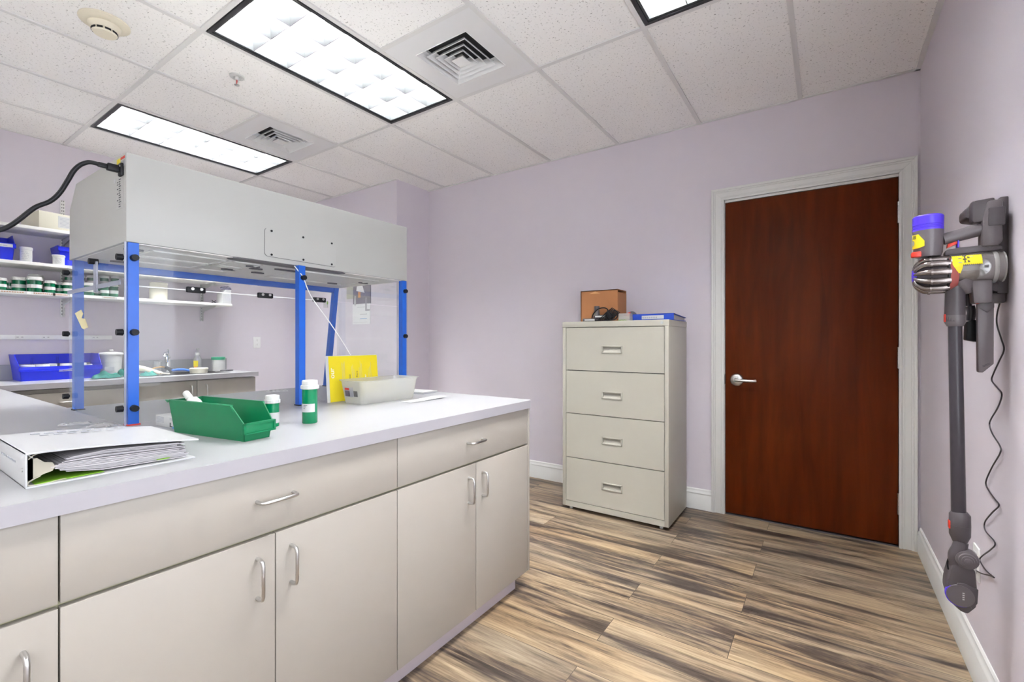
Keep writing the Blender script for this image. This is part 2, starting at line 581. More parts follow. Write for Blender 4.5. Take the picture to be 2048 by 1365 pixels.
wr.box(XR, XR+0.12, YR-0.2, WY0, 0, H+0.02)
wr.box(XR, XR+0.12, WY1, YB+0.2, 0, H+0.02)
wr.box(XR, XR+0.12, WY0, WY1, 0, WZ0)
wr.box(XR, XR+0.12, WY0, WY1, WZ1, H+0.02)
struct('wall_right', wr, M['wall'])
win = thing('added_window_1', None, None, (XR, (WY0+WY1)/2, WZ0))  # added window, unseen, only there to let fill light in
tag(win, kind='structure')
wf = MB()
for y in (WY0, (WY0+WY1)/2-0.02, WY1-0.04):
    wf.box(XR+0.03, XR+0.08, y, y+0.04, WZ0, WZ1)
for z in (WZ0, WZ1-0.04):
    wf.box(XR+0.03, XR+0.08, WY0, WY1, z, z+0.04)
obj('added_window_frame', wf, M['trim'], win)
obj('added_window_sill', MB().box(XR-0.03, XR+0.06, WY0-0.03, WY1+0.03, WZ0-0.025, WZ0), M['trim'], win)
obj('pane', MB().box(XR+0.050, XR+0.054, WY0+0.03, WY1-0.03, WZ0+0.03, WZ1-0.03), M['pane'], win)
DX0, DX1, DZ = -0.578, 0.348, 2.158
wb = MB()
wb.box(XP, DX0-0.02, YB, YB+0.12, 0, H+0.02)
wb.box(DX1+0.02, XR, YB, YB+0.12, 0, H+0.02)
wb.box(DX0-0.02, DX1+0.02, YB, YB+0.12, DZ+0.02, H+0.02)
struct('wall_back', wb, M['wall'])
struct('added_light_block', MB().box(XP, XR+0.12, YB+0.5, YB+0.6, -0.1, H).box(DX0-0.5, XR+0.12, YB+0.12, YB+0.6, -0.1, 0.0).box(XP, XR+0.12, YB+0.12, YB+0.6, H-0.3, H).box(XR+0.02, XR+0.12, YB+0.12, YB+0.6, -0.1, H).box(XP, XP+0.1, YB+0.12, YB+0.6, -0.1, H), M['wall'])  # unseen box added to block outside light under the door
struct('wall_far', MB().box(XL-0.12, XP, YF, YB+0.12, 0, H+0.02), M['wall'])
struct('wall_left', MB().box(XL-0.12, XL, YR-0.2, YF, 0, H+0.02), M['wall'])
struct('wall_rear', MB().box(XL-0.12, XR+0.12, YR-0.12, YR, 0, H+0.02), M['trim'])  # unseen wall, coloured white to bounce light into the room
def base_profile(s):      # (distance from wall, height)
    return [(0, 0), (0.016*s, 0), (0.016*s, 0.098), (0.012*s, 0.104), (0.012*s, 0.110), (0.016*s, 0.114), (0.012*s, 0.124), (0.008*s, 0.130), (0.008*s, 0.140), (0.003*s, 0.146), (0, 0.146)]
bb = MB()
bb.prism([(YB-d, z) for d, z in base_profile(1)], 'x', XP, -0.666)
struct('baseboard_back', bb, M['trim'])
bb = MB()
bb.prism([(XR-d, z) for d, z in base_profile(1)], 'y', YR, YB-0.03)
struct('baseboard_right', bb, M['trim'])
bb = MB()
bb.prism([(YF-d, z) for d, z in base_profile(1)], 'x', XL, XP)
bb.prism([(XP+d, z) for d, z in base_profile(1)], 'y', YF, YB)
struct('baseboard_far', bb, M['trim'])

# ---- door
door = thing('door_1', None, None, (0, YB, 0))
tag(door, kind='structure')
cs = MB()
CX0, CX1, CZ = -0.666, 0.432, 2.259
def ring(mb, d, f0, f1):      # a band of the casing between insets d and d+..., standing f0..f1 out of the wall
    x0, x1, z1 = CX0+d[0], CX1-d[0], CZ-d[0]
    t = d[1]-d[0]
    mb.prism([(x0, 0), (x0+t, 0), (x0+t, z1-t), (x0, z1)], 'y', YB-f1, YB-f0, 0.0015)
    mb.prism([(x1, 0), (x1-t, 0), (x1-t, z1-t), (x1, z1)], 'y', YB-f1, YB-f0, 0.0015)
    mb.prism([(x0, z1), (x0+t, z1-t), (x1-t, z1-t), (x1, z1)], 'y', YB-f1, YB-f0, 0.0015)
ring(cs, (0, 0.082), 0, 0.011)
ring(cs, (0.0, 0.016), 0, 0.022)
ring(cs, (0.016, 0.026), 0, 0.017)
ring(cs, (0.055, 0.064), 0, 0.014)
ring(cs, (0.068, 0.082), 0, 0.017)
obj('casing', cs, M['trim'], door)
jb = MB()
jb.box(DX0-0.02, DX0-0.003, YB-0.004, YB+0.12, 0, DZ+0.02)
jb.box(DX1+0.003, DX1+0.02, YB-0.004, YB+0.12, 0, DZ+0.02)
jb.box(DX0-0.02, DX1+0.02, YB-0.004, YB+0.12, DZ+0.003, DZ+0.02)
obj('jamb', jb, M['trim'], door)
obj('door_leaf', MB().box(DX0, DX1, YB+0.002, YB+0.046, 0.014, DZ, 0.0015), M['door'], door)
obj('threshold', MB().box(DX0, DX1, YB-0.002, YB+0.1, 0.0, 0.005), M['darkgrey'], door)
hd = MB()
hx, hz = -0.507, 0.935
hd.lathe([(0, 0), (0.042, 0), (0.041, 0.006), (0.036, 0.011), (0.02, 0.013), (0.015, 0.014), (0.0135, 0.05), (0, 0.05)], (hx, YB+0.002, hz), 'y', m=Matrix.Translation((0, 2*(YB+0.002), 0)) @ Matrix.Scale(-1, 4, (0, 1, 0)))
bmesh.ops.recalc_face_normals(hd.bm, faces=hd.bm.faces)
handle = obj('door_handle', hd, M['steel'], door)
lv = MB()
lv.tube([(hx-0.006, YB-0.052, hz), (hx+0.01, YB-0.055, hz+0.001), (hx+0.05, YB-0.055, hz), (hx+0.10, YB-0.052, hz-0.001), (hx+0.122, YB-0.044, hz+0.001)], 0.0098, 12, smooth=5)
obj('lever', lv, M['steel'], handle)
obj('latch_plate', MB().box(DX0-0.004, DX0+0.001, YB-0.006, YB+0.03, hz-0.03, hz+0.035), M['darkgrey'], door)
for zc in (1.95, 1.105, 0.255):
    hb = MB()
    for k in range(5):
        hb.cyl((DX1+0.002, YB-0.008, zc-0.062+k*0.025), (DX1+0.002, YB-0.008, zc-0.062+k*0.025+0.0235), 0.0075, n=12)
    hb.box(DX1-0.001, DX1+0.014, YB-0.006, YB-0.003, zc-0.062, zc+0.062)
    obj('hinge', hb, M['steel'], door)

# ================================================================ CEILING FITTINGS
def make_light(label):
    t = thing('ceiling_light', label, 'ceiling light', (0, 0, 0), 0, 'recessed louvred ceiling lights')
    W2, L2 = FT-0.016, 2*FT-0.016
    fb = MB()
    for s in (-1, 1):
        fb.box(s*W2, s*(W2-0.017), -L2, L2, -0.006, 0.012)
        fb.box(-W2, W2, s*L2, s*(L2-0.017), -0.006, 0.012)
    obj('frame', fb, M['blackframe'], t, local=True)
    rb = MB()
    a, b2 = W2-0.014, L2-0.014
    rb.box(-a, a, -b2, b2, 0.185, 0.19)
    for s in (-1, 1):
        rb.box(s*a, s*(a+0.004), -b2, b2, 0.0, 0.19)
        rb.box(-a, a, s*b2, s*(b2+0.004), 0.0, 0.19)
    obj('reflector', rb, M['louver'], t, local=True)
    lb = MB()
    a, b2 = W2-0.028, L2-0.028
    def blade(axis, c, lo, hi, hgt=0.118):
        prof = [(-0.0012, 0.0), (0.0012, 0.0), (0.004, 0.02), (0.011, hgt), (-0.011, hgt), (-0.004, 0.02)]
        if axis == 'y': lb.prism([(c+p, 0.003+q) for p, q in prof], 'y', lo, hi)
        else: lb.prism([(c+p, 0.003+q) for p, q in prof], 'x', lo, hi)
    for k in (1, 2):
        blade('y', -a+2*a*k/3, -b2, b2)
    for k in range(1, 6):
        blade('x', -b2+2*b2*k/6, -a, a)
    for s in (-1, 1):
        lb.prism([(s*a, 0.002), (s*(a+0.012), 0.002), (s*(a+0.012), 0.125), (s*(a-0.010), 0.125)], 'y', -b2-0.01, b2+0.01)
        lb.prism([(s*b2, 0.002), (s*(b2+0.012), 0.002), (s*(b2+0.012), 0.125), (s*(b2-0.010), 0.125)], 'x', -a-0.01, a+0.01)
    obj('louver', lb, M['blade'], t, local=True)
    eb = MB()
    for k in (1, 2):
        eb.box(-a+2*a*k/3-0.0016, -a+2*a*k/3+0.0016, -b2, b2, 0.001, 0.0045)
    for k in range(1, 6):
        eb.box(-a, a, -b2+2*b2*k/6-0.0016, -b2+2*b2*k/6+0.0016, 0.001, 0.0045)
    obj('louver_edge', eb, M['darkgrey'], t, local=True)
    for k in (-1, 0, 1):
        obj('lamp_tube', MB().cyl((k*2*a/3, -b2+0.02, 0.155), (k*2*a/3, b2-0.02, 0.155), 0.0155, n=10), M['tube'], t, local=True)
    return t
L0 = make_light('large louvred ceiling light beside the nearer square air vent')
LL = {(-6, 0): 'louvred ceiling light farthest left, above the white hood',
      (6, 0): 'louvred ceiling light at the top edge, cut off by the picture edge',
      (-6, -10): 'unseen louvred ceiling light added behind the camera near the shelf wall',
      (0, -10): 'unseen louvred ceiling light added behind the camera, middle of its row',
      (6, -10): 'unseen louvred ceiling light added behind the camera near the vacuum wall'}
for a, b in LIGHTS:
    o = L0 if (a, b) == (0, 0) else copy_tree(L0)
    o.location = (gx(a+1), gy(b+2), H)
    if a == -6:      # tubes made stronger here to brighten the back counter
        for c in o.children:
            if c.name.startswith('lamp_tube'):
                c.data = c.data.copy()
                c.data.materials[0] = M['boosttube']
    if (a, b) in LL: o['label'] = LL[(a, b)]

def make_vent(label):
    t = thing('ceiling_vent', label, 'air vent', (0, 0, 0), 0, 'square ceiling air vents')
    w2 = FT-0.012
    pb = MB()
    r = 0.172
    for s in (-1, 1):
        pb.box(s*r, s*w2, -w2, w2, -0.002, 0.004)
        pb.box(-r, r, s*r, s*w2, -0.002, 0.004)
        pb.box(s*r, s*(r+0.003), -r-0.003, r+0.003, -0.005, 0.0)
        pb.box(-r, r, s*r, s*(r+0.003), -0.005, 0.0)
    obj('panel', pb, M['vent'], t, local=True)
    obj('duct', MB().box(-r, r, -r, r, 0.07, 0.08), M['dark'], t, local=True)
    ring_r = [0.172, 0.132, 0.098, 0.066]
    for k, R in enumerate(ring_r):
        vb = MB()
        ri, dz = R-0.026, 0.034
        z0 = -0.004-0.002*k
        for q in range(4):
            m = Matrix.Rotation(q*PI/2, 4, 'Z')
            vb.hexa([(R-0.001, -R, z0+0.002), (R-0.001, R, z0+0.002), (R-0.002, R, z0+0.006), (R-0.002, -R, z0+0.006),
                     (R+0.0, -R, z0), (R+0.0, R, z0), (R+0.001, R, z0+0.004), (R+0.001, -R, z0+0.004)], m)
            # sloping blade rising towards the middle is the inside of a funnel
            vb.hexa([(R, -R, z0), (R, R, z0), (ri, ri, z0+dz), (ri, -ri, z0+dz),
                     (R, -R, z0+0.002), (R, R, z0+0.002), (ri, ri, z0+dz+0.002), (ri, -ri, z0+dz+0.002)], m)
        obj('vane', vb, M['vent'], t, local=True)
    c = MB()
    R = 0.040
    c.hexa([(-R, -R, -0.012), (R, -R, -0.012), (R, R, -0.012), (-R, R, -0.012), (-0.004, -0.004, 0.03), (0.004, -0.004, 0.03), (0.004, 0.004, 0.03), (-0.004, 0.004, 0.03)])
    obj('center_cone', c, M['vent'], t, local=True)
    return t
v0 = make_vent('square air vent nearer the door, beside the large ceiling light')
v0.location = (gx(3), gy(3), H)
v1 = copy_tree(v0)
v1.location = (gx(-3), gy(3), H)
v1['label'] = 'square air vent beyond the sprinkler, beside the far left ceiling light'

sd = thing('smoke_detector', 'cream round smoke detector on the ceiling tile', 'smoke detector', (-2.905, 0.752, H))
obj('base', MB().lathe([(0, 0.0), (0.098, 0.0), (0.098, -0.006), (0.085, -0.014), (0.072, -0.018), (0, -0.018)], (-2.905, 0.752, H+0.004)), M['cream'], sd)
obj('head', MB().lathe([(0, -0.016), (0.064, -0.016), (0.060, -0.032), (0.050, -0.040), (0, -0.040)], (-2.905, 0.752, H)), M['cream'], sd)
slot = MB()
for k in range(10):
    a = k*2*PI/10
    slot.box(0.0435, 0.0505, -0.011, 0.011, -0.050, -0.041, m=Matrix.Translation((-2.905, 0.752, H)) @ Matrix.Rotation(a, 4, 'Z'))
obj('sensor_slot', slot, M['dark'], sd)
obj('sensor_cap', MB().lathe([(0, -0.039), (0.046, -0.039), (0.049, -0.050), (0.044, -0.056), (0, -0.058)], (-2.905, 0.752, H)), M['cream'], sd)

sp = thing('sprinkler_head', 'small white fire sprinkler hanging from the ceiling tile', 'sprinkler', (-2.86, 1.342, H))
obj('escutcheon', MB().lathe([(0, 0.003), (0.040, 0.003), (0.038, -0.004), (0.022, -0.006), (0.018, -0.001), (0, -0.001)], (-2.86, 1.342, H+0.002)), M['white'], sp)
s_ = MB()
s_.cyl((-2.86, 1.342, H), (-2.86, 1.342, H-0.018), 0.012, n=14)
for s in (-1, 1):
    s_.tube([(-2.86+s*0.010, 1.342, H-0.016), (-2.86+s*0.013, 1.342, H-0.028), (-2.86+s*0.004, 1.342, H-0.045)], 0.0022, 6, smooth=3)
obj('body', s_, M['white'], sp)
obj('bulb', MB().cyl((-2.86, 1.342, H-0.018), (-2.86, 1.342, H-0.045), 0.003, n=8), M['red'], sp)
obj('deflector', MB().lathe([(0, 0), (0.014, 0), (0.014, -0.002), (0, -0.002)], (-2.86, 1.342, H-0.046)), M['steel'], sp)

# ================================================================ ISLAND
def pull(a, b, out, r=0.0048):
    """bent rod pull from a to b standing `out` along +X"""
    a, b = Vector(a), Vector(b)
    o = Vector((out, 0, 0))
    d = (b-a).normalized()
    mb = MB()
    P = [a, a+o*0.55, a+o*0.86+d*0.003, a+o+d*0.012, b+o-d*0.012, b+o*0.86-d*0.003, b+o*0.55, b]
    mb.tube(P, r, 10)
    return mb
XCF = -1.205        # faces of doors and drawers
XE = -1.188         # edge of the worktop
worktop = thing('worktop', 'white laminate L-shaped worktop covering the big island', 'worktop', (-1.9, 0.5, ZC-0.038))
poly = [(XE, -0.62), (XE, 1.905)]
for k in range(1, 6):
    a = k/6*PI/2
    poly.append((XE-0.028+0.028*math.cos(a), 1.905+0.028*math.sin(a)))
poly += [(XE-0.028, 1.933), (-2.70, 1.933), (-2.70, 0.5745), (-4.345, 0.5745), (-4.345, -0.62)]
obj('surface', MB().prism(poly, 'z', ZC-0.0008, ZC), M['counter'], worktop)
obj('edge_band', MB().prism(poly, 'z', ZC-0.038, ZC-0.0008), M['counteredge'], worktop)

def base_cabinet(label, y0, y1, door_ys, drawer_y, handle_ys, dh, group='base cabinets of the island', end=False):
    t = thing('base_cabinet', label, 'cabinet', (-1.5, (y0+y1)/2, 0), 0, group)
    cb = MB()
    cb.box(-2.62, XCF-0.019, y0, y1, 0.081, ZC-0.038)
    obj('carcass', cb, M['gap'], t)
    obj('toe_kick', MB().box(-2.60, -1.25, y0, y1-(0.06 if end else 0), 0, 0.081), M['toe'], t)
    ye = y1-(0.018 if end else 0)
    if end:
        obj('end_panel', MB().box(-2.66, XCF, y1-0.016, y1, 0.081, ZC-0.038, 0.001), M['cabinet'], t)
    zl = 0.7005
    d = obj('drawer', MB().box(XCF-0.019, XCF, y0+0.0015, ye-0.0015, zl+0.004, ZC-0.042, 0.0012), M['cabinet'], t)
    if dh:
        obj('handle', pull((XCF, dh[0], dh[2]), (XCF, dh[1], dh[2]), 0.030), M['steel'], d)
    for k, (a, b) in enumerate(door_ys):
        dd = obj('door', MB().box(XCF-0.019, XCF, a+0.0015, b-0.0015, 0.081, zl-0.005, 0.0012), M['cabinet'], t)
        hy, hz1, hz0 = handle_ys[k]
        obj('handle', pull((XCF, hy, hz0), (XCF, hy, hz1), 0.030), M['steel'], dd)
    return t
base_cabinet('almond base cabinet at the near left end of the island, cut off by the picture', -0.59, 0.245, [(-0.59, -0.18), (-0.18, 0.245)], 0, [(-0.22, 0.638, 0.536), (0.197, 0.638, 0.536)], None)
base_cabinet('almond base cabinet in the middle of the island, under the green bin', 0.245, 1.083, [(0.245, 0.6625), (0.6625, 1.083)], 0, [(0.6145, 0.646, 0.545), (0.705, 0.649, 0.549)], (0.614, 0.711, 0.791))
base_cabinet('almond base cabinet at the end of the island nearest the filing cabinet', 1.083, 1.930, [(1.083, 1.51), (1.51, 1.912)], 0, [(1.461, 0.645, 0.543), (1.551, 0.649, 0.549)], (1.452, 1.549, 0.788), end=True)
ab = thing('base_cabinet', 'almond base cabinet under the arm of the island worktop', 'cabinet', (-3.5, 0, 0), 0, 'base cabinets of the island')
obj('carcass', MB().box(-4.32, -2.64, -0.59, 0.55, 0.081, ZC-0.038), M['cabinet'], ab)
obj('toe_kick', MB().box(-4.3, -2.66, -0.55, 0.49, 0, 0.081), M['toe'], ab)

# ================================================================ FUME HOOD
hood = thing('fume_hood', 'white ductless fume hood on blue posts with clear acrylic sides, standing on the island', 'fume hood', (-2.28, 1.2, ZC))
HX0, HX1, HY0, HY1, HZ0, HZ1 = -2.62, -1.957, 0.563, 1.829, 1.541, 1.843
prof = [(HX1, HZ0), (HX1, HZ1), (-2.525, HZ1), (HX0+0.005, 1.748), (HX0, HZ0), (HX0+0.004, HZ0), (HX0+0.009, 1.746), (-2.523, HZ1-0.004), (HX1-0.004, HZ1-0.004), (HX1-0.004, HZ0)]
housing = MB()
housing.prism([(HX1, HZ0), (HX1, HZ1), (-2.525, HZ1), (HX0+0.008, 1.748), (HX0, HZ0)], 'y', HY0, HY1, 0.002)
obj('housing', housing, M['hood'], hood)
# underside: plate, filter frames, slot, dark smudges
ub = MB()
ub.box(HX0+0.01, HX1-0.012, HY0+0.01, HY1-0.01, HZ0-0.003, HZ0)
under = obj('underside_panel', ub, M['hoodunder'], hood)
def frame(x0, x1, y0, y1, t=0.012):
    fb = MB()
    z0, z1 = HZ0-0.008, HZ0-0.002
    fb.box(x0, x0+t, y0, y1, z0, z1, 0.002)
    fb.box(x1-t, x1, y0, y1, z0, z1, 0.002)
    fb.box(x0, x1, y0, y0+t, z0, z1, 0.002)
    fb.box(x0, x1, y1-t, y1, z0, z1, 0.002)
    return fb
for x0, x1, y0, y1 in ((-2.22, -2.05, 0.66, 0.93), (-2.22, -2.05, 0.945, 1.07), (-2.40, -2.235, 0.66, 0.93), (-2.40, -2.235, 0.945, 1.07), (-2.40, -2.06, 1.26, 1.72)):
    obj('filter_frame', frame(x0, x1, y0, y1), M['hoodunder'], hood)
slotm = MB()
pts = []
for k in range(9):
    a = -PI/2-PI*k/8
    pts.append((-1.999+0.022*math.sin(a+PI/2)*0.95, 0.925+0.022*math.cos(a+PI/2)*-1))
sl = [(-2.030, 0.95), (-2.022, 0.915), (-1.996, 0.897), (-1.970, 0.905), (-1.960, 0.93), (-1.960, 1.41), (-1.970, 1.435), (-1.996, 1.443), (-2.022, 1.432), (-2.030, 1.40)]
slotm.prism(sl, 'z', HZ0-0.0045, HZ0-0.001)
obj('dark_slot', slotm, M['darkgrey'], hood)  # flat dark strip stands in for the shade of a recess
smudge_spots = [(-2.115, 1.06), (-2.17, 1.10), (-2.30, 1.04), (-2.29, 1.17), (-2.10, 1.23), (-2.10, 1.18), (-2.36, 1.63), (-2.20, 1.72), (-2.45, 0.68), (-2.08, 0.62)]
for x, y in smudge_spots:  # dark wedges put in for reflections and cutouts seen on the underside
    obj('underside_smudge', MB().prism([(x-0.006, y-0.028), (x+0.009, y-0.012), (x+0.007, y+0.028), (x-0.007, y+0.02)], 'z', HZ0-0.010, HZ0-0.003), M['darkgrey'], hood)
# posts (square tube), feet, back rail
PW = 0.030
def post(x0, y0, xb=None, yb=None, cap=True):
    xb, yb = (x0 if xb is None else xb), (y0 if yb is None else yb)
    pb = MB()
    z0, z1 = ZC+0.004, HZ0-0.002
    pb.hexa([(xb, yb, z0), (xb+PW, yb, z0), (xb+PW, yb+PW, z0), (xb, yb+PW, z0), (x0, y0, z1), (x0+PW, y0, z1), (x0+PW, y0+PW, z1), (x0, y0+PW, z1)])
    p = obj('post', pb, M['blueframe'], hood)
    fb = MB()
    fb.box(xb-0.004, xb+PW+0.002, yb-0.003, yb+PW+0.004, ZC, ZC+0.005)
    obj('foot_pad', fb, M['redink'] if cap == 'red' else M['black'], p)
post(-1.986, 0.568, cap='red')
post(-2.600, 0.568)
post(-1.962, 1.168)
post(-1.986, 1.795)
post(-2.602, 1.795, -2.645, 1.760)
obj('rail', MB().box(-2.600, -2.578, 0.58, 1.80, 1.508, 1.538, 0.001), M['blueframe'], hood)
# acrylic panels
zb_ = ZC+0.003
side = MB()
side.prism([(-1.958, zb_), (-1.958, HZ0-0.002), (-2.628, HZ0-0.002), (-2.628, 1.455), (-2.600, 1.440), (-2.592, 0.952), (-2.49, zb_)], 'y', 0.5575, 0.5625)
obj('side_panel', side, M['acrylic'], hood)
side2 = MB()
side2.prism([(-1.958, zb_), (-1.958, HZ0-0.002), (-2.600, HZ0-0.002), (-2.600, zb_)], 'y', 1.829, 1.834)
obj('side_panel', side2, M['acrylic'], hood)
eb = MB()
eb.box(-1.9575, -1.9545, 0.5572, 0.5628, zb_, HZ0-0.002)
obj('panel_edge', eb, M['acrylicedge'], hood)
eb = MB()
eb.box(-2.60, -1.985, 0.553, 0.557, 1.396, 1.411)
obj('panel_seam', eb, M['acrylicedge'], hood)
eb = MB()
eb.box(-2.256, -2.226, 0.551, 0.557, 1.385, 1.497)
latch = obj('latch_bar', eb, M['acrylicedge'], hood)
obj('latch_knob', MB().cyl((-2.246, 0.562, 1.498), (-2.246, 0.535, 1.498), 0.011, n=14), M['black'], hood)
up = MB()
up.box(-1.994, -1.989, 0.60, 1.79, 1.398, HZ0-0.004)
obj('sash_top', up, M['acrylic'], hood)
lo = MB()
lo.box(-1.994, -1.989, 0.60, 1.79, zb_, 1.393)
obj('sash_flap', lo, M['acrylic'], hood)
eb = MB()
eb.box(-1.9945, -1.9885, 0.60, 1.30, 1.3935, 1.3975)
obj('sash_seam', eb, M['wallwhite'], hood)
for y in (0.782, 1.045, 1.30):
    hb = MB()
    hb.box(-1.990, -1.975, y-0.032, y+0.032, 1.386, 1.408, 0.004)
    hg = obj('sash_hinge', hb, M['black'], hood)
    sb = MB()
    for s in (-0.014, 0.016):
        sb.cyl((-1.976, y+s, 1.4), (-1.972, y+s, 1.4), 0.0055, n=10)
    obj('screw', sb, M['steel'], hg)
def knob(p0, p1, r=0.0115):
    kb = MB()
    a, b = Vector(p0), Vector(p1)
    kb.cyl(a, b, r, r*0.92, 18)
    kb.cyl(a-(b-a)*0.25, a, r*0.55, n=12)
    obj('thumb_knob', kb, M['black'], hood)
for z in (1.487, 1.233, 0.974):
    knob((-1.955, 0.583, z), (-1.937, 0.583, z))
    knob((-1.972, 0.5575, z), (-1.972, 0.540, z))
    knob((-2.606, 0.5575, z), (-2.606, 0.540, z))
knob((-1.931, 1.186, 1.485), (-1.916, 1.186, 1.485))
for z in (1.481, 1.229):
    knob((-1.955, 1.811, z), (-1.940, 1.811, z))
# access plate
ap = MB()
pp = []
for cx, cz, a0 in ((1.357, 1.665, 0), (1.043, 1.668, 90), (1.043, 1.577, 180), (1.357, 1.573, 270)):
    for k in range(5):
        a = math.radians(a0+k*22.5)
        pp.append((cx+0.014*math.cos(a), cz+0.014*math.sin(a)))
gp = MB()
gp.prism([(y-0.0012*(1 if y < 1.2 else 0), z-0.0014*(1 if z < 1.62 else 0)) for y, z in pp], 'x', HX1-0.001, HX1+0.0008)
obj('plate_gap', gp, M['darkgrey'], hood)
ap.prism(pp, 'x', HX1-0.001, HX1+0.0026)
plate = obj('access_plate', ap, M['hood'], hood)
for y, z in ((1.057, 1.672), (1.201, 1.671), (1.347, 1.669), (1.057, 1.571), (1.202, 1.570), (1.347, 1.569)):
    obj('screw', MB().cyl((HX1+0.002, y, z), (HX1+0.0045, y, z), 0.0048, n=10), M['black'], plate)
# labels and power socket on the left side
YS = HY0
lb_ = MB()
lb_.box(-2.045, -1.965, YS-0.0012, YS, 1.797, 1.834)
wl = obj('warning_label', lb_, M['hood'], hood)
tri = MB()
tri.prism([(-2.043, 1.800), (-2.009, 1.800), (-2.026, 1.832)], 'y', YS-0.0022, YS-0.001)
tri.box(-2.044, -2.008, YS-0.0015, YS-0.001, 1.7975, 1.833)
obj('warning_triangle', tri, M['yellow'], wl)
rb = MB()
rb.box(-2.004, -1.966, YS-0.002, YS-0.001, 1.825, 1.833)
obj('warning_bar', rb, M['redink'], wl)
rb = MB()
bars(rb, (-2.003, YS-0.0013, 1.80), (1, 0, 0), (0, 0, 1), [(0, 0.034, 0.0035*k, 0.0016) for k in range(6)])
obj('lettering', rb, M['greyink'], wl)
lb_ = MB()
lb_.box(-2.050, -1.984, YS-0.001, YS, 1.660, 1.768)
dl = obj('data_label', lb_, M['hood'], hood)
rb = MB()
rr = []
for k in range(13):
    L_ = random.uniform(0.012, 0.026)
    rr.append((0.026, 0.026+L_, 0.006+0.0078*k, 0.0028))
    if k in (3, 6, 8, 10, 11): rr.append((0.008, 0.018, 0.006+0.0078*k, 0.003))
bars(rb, (-2.050, YS-0.001, 1.660), (1, 0, 0), (0, 0, 1), rr)
obj('lettering', rb, M['ink'], dl)
sk = MB()
sk.box(-2.006, -1.976, YS-0.010, YS, 1.766, 1.810, 0.004)
socket = obj('power_socket', sk, M['black'], hood)
obj('screw', MB().cyl((-1.981, YS-0.010, 1.797), (-1.981, YS-0.012, 1.797), 0.003, n=8), M['steel'], socket)
tg = MB()
tg.box(-2.074, -2.062, YS-0.0012, YS, 1.757, 1.772)
obj('small_tag', tg, M['paper'], hood)
# power cord of the hood
pc = thing('power_cable', 'black power cord plugged into the side of the white hood', 'power cord', (-2.0, YS, 1.79))
pl = MB()
pl.box(-2.003, -1.981, YS-0.042, YS-0.010, 1.777, 1.800, 0.003)
pl.box(-1.999, -1.985, YS-0.066, YS-0.040, 1.781, 1.796, 0.003)
obj('plug', pl, M['black'], pc)
cbm = MB()
cbm.tube([(-1.992, YS-0.060, 1.789), (-1.992, 0.480, 1.789), (-1.996, 0.468, 1.784), (-2.002, 0.455, 1.773), (-2.010, 0.442, 1.752), (-2.016, 0.430, 1.720), (-2.022, 0.412, 1.676),
          (-2.028, 0.391, 1.645), (-2.034, 0.359, 1.619), (-2.040, 0.327, 1.577), (-2.046, 0.307, 1.553), (-2.052, 0.285, 1.536), (-2.06, 0.24, 1.52), (-2.1, 0.1, 1.56), (-2.2, -0.3, 1.9), (-2.2, -0.4, H)], 0.0068, 10, smooth=6)
obj('cable', cbm, M['black'], pc)
# white cord hanging from the middle post
hc = MB()
hc.tube([(-1.952, 1.158, 1.536), (-1.936, 1.172, 1.508), (-1.928, 1.186, 1.484), (-1.945, 1.235, 1.405), (-1.945, 1.320, 1.303), (-1.945, 1.40, 1.20), (-1.945, 1.47, 1.10), (-1.945, 1.56, 0.99), (-1.945, 1.62, ZC+0.003)], 0.0022, 8, smooth=5)
solo('white_string', hc, M['wallwhite'], 'thin white cord slanting down from the middle blue post to behind the yellow sheet', 'cord')
# masking tape on the left acrylic side
tp = MB()
tp.prism([(-2.507, 1.315), (-2.428, 1.326), (-2.402, 1.310), (-2.421, 1.293), (-2.377, 1.289), (-2.340, 1.256), (-2.389, 1.249), (-2.415, 1.253)], 'y', 0.5555, 0.5568)
solo('masking_tape', tp, M['tape'], 'crooked strips of yellowed masking tape on the clear left side of the hood', 'tape')

# ================================================================ ON THE ISLAND
# ---- ring binder (white, lying)
bd = thing('ring_binder', 'fat white ring binder lying on the near left of the island worktop', 'binder', (-1.43, 0.36, ZC))
BX0, BX1, BY0, BY1 = -1.585, -1.292, 0.214, 0.503
T = 0.0035
obj('spine', MB().box(BX0, BX1, BY0, BY0+T, ZC, ZC+0.071, 0.001), M['binder'], bd)
obj('back_cover', MB().box(BX0, BX1+0.004, BY0, BY1+0.004, ZC, ZC+T, 0.001), M['binder'], bd)
fc = MB()
m_ = 9
up_ = [(BY0+(BY1+0.010-BY0)*k/m_, ZC+0.0708-0.024*(k/m_)**1.6) for k in range(m_+1)]
fc.prism(up_+[(y, z-T) for y, z in up_[::-1]], 'x', BX0, BX1+0.006)
cover = obj('front_cover', fc, M['binder'], bd)
lt = MB()
rows = []
for q in range(6):
    rows.append((0.030+q*0.024, 0.044+q*0.024, 0.120, 0.009))
for q in range(8):
    rows.append((0.020+q*0.023, 0.035+q*0.023, 0.150, 0.010))
bars(lt, (BX0+0.06, BY0+0.03, ZC+0.0712), (0, 1, -0.05), (-1, 0, 0), [(a, b, c-0.14, d) for a, b, c, d in rows])
obj('lettering', lt, M['greyink'], cover)
lt = MB()
bars(lt, (BX0, BY0, ZC+0.040), (1, 0, 0), (0, 0, 1), [(0.075+q*0.014, 0.084+q*0.014, 0, 0.004) for q in range(10)])
obj('lettering', lt, M['greyink'], bd)
riv = MB()
riv.cyl((BX1-0.022, BY0, ZC+0.034), (BX1-0.022, BY0-0.0015, ZC+0.034), 0.004, n=12)
obj('rivet', riv, M['steel'], bd)
rg = MB()
rg.box(BX0+0.01, BX1-0.006, BY0+T, BY0+0.012, ZC+0.014, ZC+0.056)
